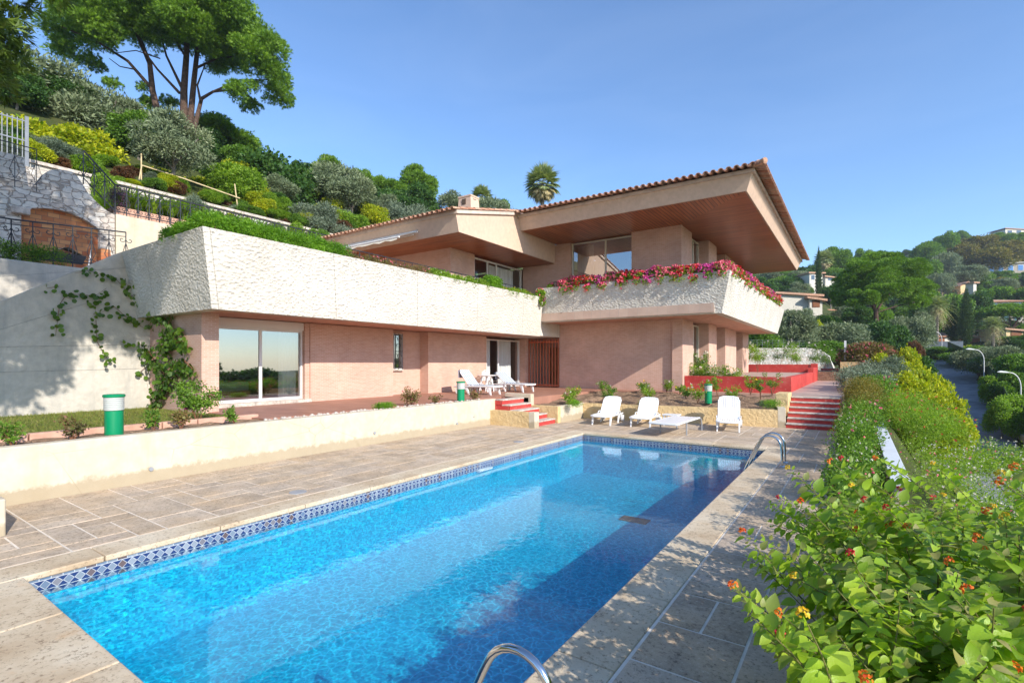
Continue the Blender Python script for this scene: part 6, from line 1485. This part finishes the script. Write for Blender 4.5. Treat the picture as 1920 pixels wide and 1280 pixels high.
# vine on the grey wall and end pier
def vine():
    t=thing('climbing_vine','leafy climbing vine spreading over the grey wall and brick pier','vine',(-14.6,5.5,.8)); m=MB(); P=[];D=[];N=[]
    def run(pts,dens,norm,r=.012):
        m.tube(pts,r,5,r2=r*.4)
        for a,b in zip(pts,pts[1:]):
            a=Vector(a);b=Vector(b); n=max(1,int((b-a).length*dens))
            for i in range(n):
                q=a.lerp(b,rr.random())+Vector((rr.gauss(0,.06),rr.gauss(0,.06),rr.gauss(0,.07)))+Vector(norm)*rr.uniform(.02,.12); P.append(q); D.append((rr.gauss(0,.6),rr.gauss(0,.6),-1)); N.append((norm[0]+rr.gauss(0,.4),norm[1]+rr.gauss(0,.4),norm[2]+.3+rr.gauss(0,.3)))
    W=lambda u,v:onXw(u,v)
    def onXw(u,v,X=-15.84):
        a=(u-960)/F; rx=CS*a-SN; d=X/rx; return (X,(SN*a+CS)*d,2-(v-680)/F*d)
    def onYw(u,v,Y=5.66):
        a=(u-960)/F; ry=SN*a+CS; d=Y/ry; return ((CS*a-SN)*d,Y,2-(v-680)/F*d)
    for uv in (((290,600),(250,560),(215,520),(165,508),(140,512)),((255,610),(215,575),(180,590),(178,555),(200,540)),((300,590),(280,570),(250,545),(225,520)),
        ((180,600),(182,640),(205,680)),((125,552),(112,570),(108,600),(104,630)),((180,555),(150,552),(125,552)),((110,537),(88,540)),((290,600),(270,615),(230,590)),((260,700),(270,690),(290,680),(260,650),(225,640))):
        run([W(*p) for p in uv],22,(1,0,0),.008)
    for uv,k in ((((285,790),(300,740),(310,690),(315,640),(320,590)),95),(((300,745),(330,700),(350,690),(362,700)),80),(((305,700),(280,660),(262,640)),80),(((310,650),(340,640),(358,655)),90),(((315,600),(290,590),(262,575)),110),(((310,690),(345,675),(360,690),(355,720)),60),(((318,590),(322,570)),90),(((300,660),(330,620),(345,625)),70)):
        run([onYw(*p) for p in uv],k,(0,-1,0),.018)
    leaves('foliage',ROUND,P,np.array(D),np.array(N),rng.uniform(.07,.13,len(P)),'leaf_vine',t); m.build('stems','stem_brown',t)
vine()
# rose bushes and small bed plants
def rose(x,y,z,h,w,label,group,mat='leaf_green',fl=('petal_pink',4,.06),n=420):
    t=thing('rose_bush',label,'shrub',(x,y,z),group); m=MB(); cl=[]
    for k in range(6):
        a=rr.uniform(0,2*PI); q=w*rr.uniform(.2,.5); e=(x+q*math.cos(a),y+q*math.sin(a),z+h*rr.uniform(.6,1)); m.tube([(x,y,z-.05),((x+e[0])/2+.02,(y+e[1])/2,z+h*.45),e],.008,4,r2=.003); s=w*rr.uniform(.16,.26); cl.append((e,(s,s,s*1.2))); cl.append(((x+q*.5*math.cos(a),y+q*.5*math.sin(a),z+h*.5),(s,s,s)))
    m.build('stems','stem_brown',t); P,D,N=shell(cl,n,.1,.2,1.); leaves('foliage',KITE,P,D,N,rng.uniform(.04,.075,n),mat,t)
    if fl:
        fm,fn,fs=fl; P,D,N=shell(cl,fn,.9,.8,.5); k=14
        for q in ([P] if fn>6 else [P[i:i+1] for i in range(fn)]):
            n_=len(q)*k; PP=np.repeat(q,k,0)+rng.normal(0,fs*.15,(n_,3)); leaves('flowers' if fn>6 else 'flower',ROUND,PP,runit(n_)+np.array([0,0,.5]),runit(n_),rng.uniform(fs*.4,fs*.7,n_),fm,t)
    return t
GB='rose bushes in the bed behind the loungers'
spots=[(-8.9,17.2),(-8.3,15.6),(-7.9,18.4),(-7.4,17.0),(-6.7,18.9),(-6.0,17.4),(-5.6,19.6),(-5.0,18.3),(-4.7,19.9),(-4.1,19.0),(-3.5,18.4),(-3.2,20.2),(-2.7,19.0),(-2.5,20.3),(-6.3,20.2),(-7.2,20.0),(-4.4,17.5),(-8.7,19.4)]
for i,(x,y) in enumerate(spots):
    rose(x,y,.55+.06*(y-15),rr.uniform(.26,.42)+(.35 if x>-4.6 and y>18.5 else 0),rr.uniform(.35,.6),'rose bush in the bare bed behind the loungers, number %s counting from the left'%(i+1) if False else ['sparse rose bush beside the left end of the bed','low rose bush at the left front corner of the bed','rose bush near the brown path left of the lounger','rose bush behind the planter corner','rose bush against the brick wall left of its shadow line','green rose bush above the second lounger','rose bush at the foot of the brick wall in the middle','rose bush left of the bollard','tall rose bush in front of the left end of the red wall','rose bush just right of the bollard','rose bush above the upright lounger','tall rose bush with yellowish leaves against the red wall','rose bush near the right end of the bed','rose bush at the right corner of the red wall','small rose bush in the sunlit corner by the brick wall','small rose bush under the brick wall shadow','low rose bush close to the ochre wall','small rose bush near the gate end of the bed'][i],GB,rr.choice(['leaf_green','leaf_lime','leaf_lime']),('petal_white' if i%3 else 'petal_yellow',2,.06))
def ground_plants(P_,mat,label,name='bed_plant',s=.3,n=900,fl=None):
    for i,(x,y,z,r) in enumerate(P_): scatter_bush(name,label[i],'plant',[((x+rr.uniform(-.1,.1),y+rr.uniform(-.15,.15),z+r*.3),(r,r*1.2,r*.5)) for _ in range(3)],n,.05,mat,NAR,fl,inner=.2,stem=False)
ground_plants([(-7.8,15.2,.55,.22),(-8.3,15.9,.55,.2),(-5.9,16.9,.55,.25),(-2.2,17.8,.6,.3),(-7.2,16.9,.55,.2)],'sedum',['green ground cover spilling at the planter corner','green ground cover patch left of the corner one','green tuft between the first two loungers','green cushion at the right end of the ochre wall','green tuft behind the leftmost lounger'])
ground_plants([(-10.35,9.15,.78,.2)],'sedum',['bright green strawberry like plant on the cream wall edge'],n=1400)
LS=[(-10.5,1.35),(-10.4,2.0),(-10.45,2.7),(-10.6,3.9),(-10.5,4.3),(-10.3,5.2)]
for i,(x,y) in enumerate(LS): rose(x,y,.74,.32,.34,['small rose at the left edge of the flower strip','second small rose left of the large bollard','small rose with brown leaves just left of the large bollard','small plant just right of the large bollard','green plant between bollard and the pink rose','low plant right of the pink rose'][i],'small roses in the flower strip','leaf_green' if i%2 else 'dry_plant',None,300)
rose(-11.3,4.95,.78,.72,.8,'leafy rose bush with two large pink blooms below the vine',None,'leaf_green',('petal_magenta',2,.10),2200)
rose(-10.35,10.15,.78,.40,.55,'twiggy red brown shrub on top of the cream wall',None,'dry_plant',('petal_pink',6,.03),700)
rose(-10.35,11.1,.78,.22,.3,'tiny twiggy shrub right of the red brown one',None,'dry_plant',None,200)
rose(-10.2,12.7,.78,.3,.5,'twiggy plant beside the second bollard',None,'dry_plant',('petal_pink',5,.03),300)
GR='rose bushes around the red terrace'
for i,(x,y,z,h,w) in enumerate([(-5.6,22.5,1.1,.9,1.0),(-5.0,22.2,1.1,.8,1.1),(-4.2,22.6,1.1,.75,1.0),(-5.9,23.6,1.2,1.7,.8),(-5.2,36.8,1.5,2.0,1.3),(-4.2,36.9,1.5,2.2,1.3),(-3.1,36.9,1.5,1.9,1.2),(-2.3,37.2,1.5,2.0,1.2),(-6.2,37,1.5,2.2,1.2),(-6.9,38,1.5,2.6,1.2),(-3.6,38.4,1.5,2.4,1.4),(-1.7,40.5,1.5,1.6,1.4),(-4.9,33.5,1.45,2.1,1.3)]):
    rose(x,y,z,h*.78,w,['white rose bush at the left end of the red wall','white rose bush second from the left on the red wall','low rose bush above the middle of the red wall','tall thin rose between the brick piers','rose left of centre in front of the rubble wall','tall rose in the centre in front of the rubble wall','rose right of centre in front of the rubble wall','rose at the right end of the far red wall','rose near the last brick pier','tall rose hugging the villa corner','pale rose close to the rubble wall','rose beside the distant red steps','bushy rose in front of the far red wall'][i],GR,'leaf_green' if i%2 else 'leaf_lime',('petal_white',12,.09),1500)
# potted / hidden environment on the sunny side for reflections
x0=34
for i,(x,y,w,h,k) in enumerate(((30,4,9,5.6,'dark'),(36,16,10,6.2,'dark'),(40,-8,12,6,'broad'),(28,-2,7,5,'olive'),(44,28,12,6.5,'dark'),(50,8,14,6.5,'broad'),(34,24,9,9.5,'pine'),(46,40,13,6.5,'dark'),(40,52,12,6,'broad'))): plant(k,x,y,-5.5,w,h)
# ================================================================ CAMERA, LIGHT, WORLD
cam=bpy.data.cameras.new('camera'); co=bpy.data.objects.new('camera',cam); C.objects.link(co)
co.location=(0,0,2); co.rotation_euler=(PI/2,0,TH); cam.lens=36*F/1920; cam.sensor_width=36; cam.shift_y=40/1920; cam.clip_start=.05; cam.clip_end=4000
sc=bpy.context.scene; sc.camera=co
sd=Vector((-1,.33,-.57)).normalized()
su=bpy.data.lights.new('sun','SUN'); su.energy=3.6; su.angle=math.radians(.5); su.color=(1,.94,.84)
so=bpy.data.objects.new('sun',su); C.objects.link(so); so.rotation_euler=sd.to_track_quat('-Z','Y').to_euler(); so.location=(30,-10,30)
w=bpy.data.worlds.new('World'); sc.world=w; w.use_nodes=True; nt=w.node_tree
for n in list(nt.nodes): nt.nodes.remove(n)
sky=nt.nodes.new('ShaderNodeTexSky'); sky.sky_type='NISHITA'; sky.sun_disc=False; sky.sun_elevation=math.asin(-sd.z); sky.sun_rotation=math.atan2(-sd.x,-sd.y)
sky.altitude=100; sky.air_density=1.; sky.dust_density=.35; sky.ozone_density=5.5
bg=nt.nodes.new('ShaderNodeBackground'); bg.inputs[1].default_value=.15; wo=nt.nodes.new('ShaderNodeOutputWorld')
tc=nt.nodes.new('ShaderNodeTexCoord'); mp=nt.nodes.new('ShaderNodeMapping'); mp.inputs['Scale'].default_value=(1.2,2.6,7); mp.inputs['Rotation'].default_value=(0,.35,.5); nt.links.new(tc.outputs['Generated'],mp.inputs[0])
nz=nt.nodes.new('ShaderNodeTexNoise'); nz.inputs['Scale'].default_value=1.6; nz.inputs['Detail'].default_value=6; nz.inputs['Distortion'].default_value=.8; nt.links.new(mp.outputs[0],nz.inputs['Vector'])
cr=nt.nodes.new('ShaderNodeValToRGB'); cr.color_ramp.elements[0].position=.45; cr.color_ramp.elements[0].color=(0,0,0,1); cr.color_ramp.elements[1].position=.8; cr.color_ramp.elements[1].color=(.03,.03,.03,1); nt.links.new(nz.outputs[0],cr.inputs[0])
mx=nt.nodes.new('ShaderNodeMix'); mx.data_type='RGBA'; nt.links.new(cr.outputs[0],mx.inputs[0]); nt.links.new(sky.outputs[0],mx.inputs[6]); mx.inputs[7].default_value=(5.5,6.2,7.,1)
nt.links.new(mx.outputs[2],bg.inputs[0]); nt.links.new(bg.outputs[0],wo.inputs[0])
sc.view_settings.view_transform='Standard'; sc.view_settings.look='None'; sc.view_settings.exposure=.82; sc.view_settings.gamma=1
sc.render.engine='CYCLES'; cy=sc.cycles; cy.max_bounces=8; cy.diffuse_bounces=3; cy.glossy_bounces=4; cy.transmission_bounces=6; cy.transparent_max_bounces=12; cy.use_denoising=True
cy.sample_clamp_indirect=6; cy.caustics_reflective=False; cy.caustics_refractive=False
# thin sea air over the valley
hz=MB().box(-150,-40,-100,175,330,78).build('haze','grout'); hz.data.materials.clear(); hm=bpy.data.materials.new('haze_air'); hm.use_nodes=True; hn=hm.node_tree
for n in list(hn.nodes): hn.nodes.remove(n)
ho=hn.nodes.new('ShaderNodeOutputMaterial'); hv=hn.nodes.new('ShaderNodeVolumePrincipled'); hv.inputs['Color'].default_value=(.80,.88,1,1); hv.inputs['Density'].default_value=.0003; hv.inputs['Anisotropy'].default_value=.1
hn.links.new(hv.outputs[0],ho.inputs['Volume']); hz.data.materials.append(hm); tag(hz,kind='stuff'); tag(hz,'thin bluish sea haze over the distant hillside','haze'); cy.volume_bounces=0
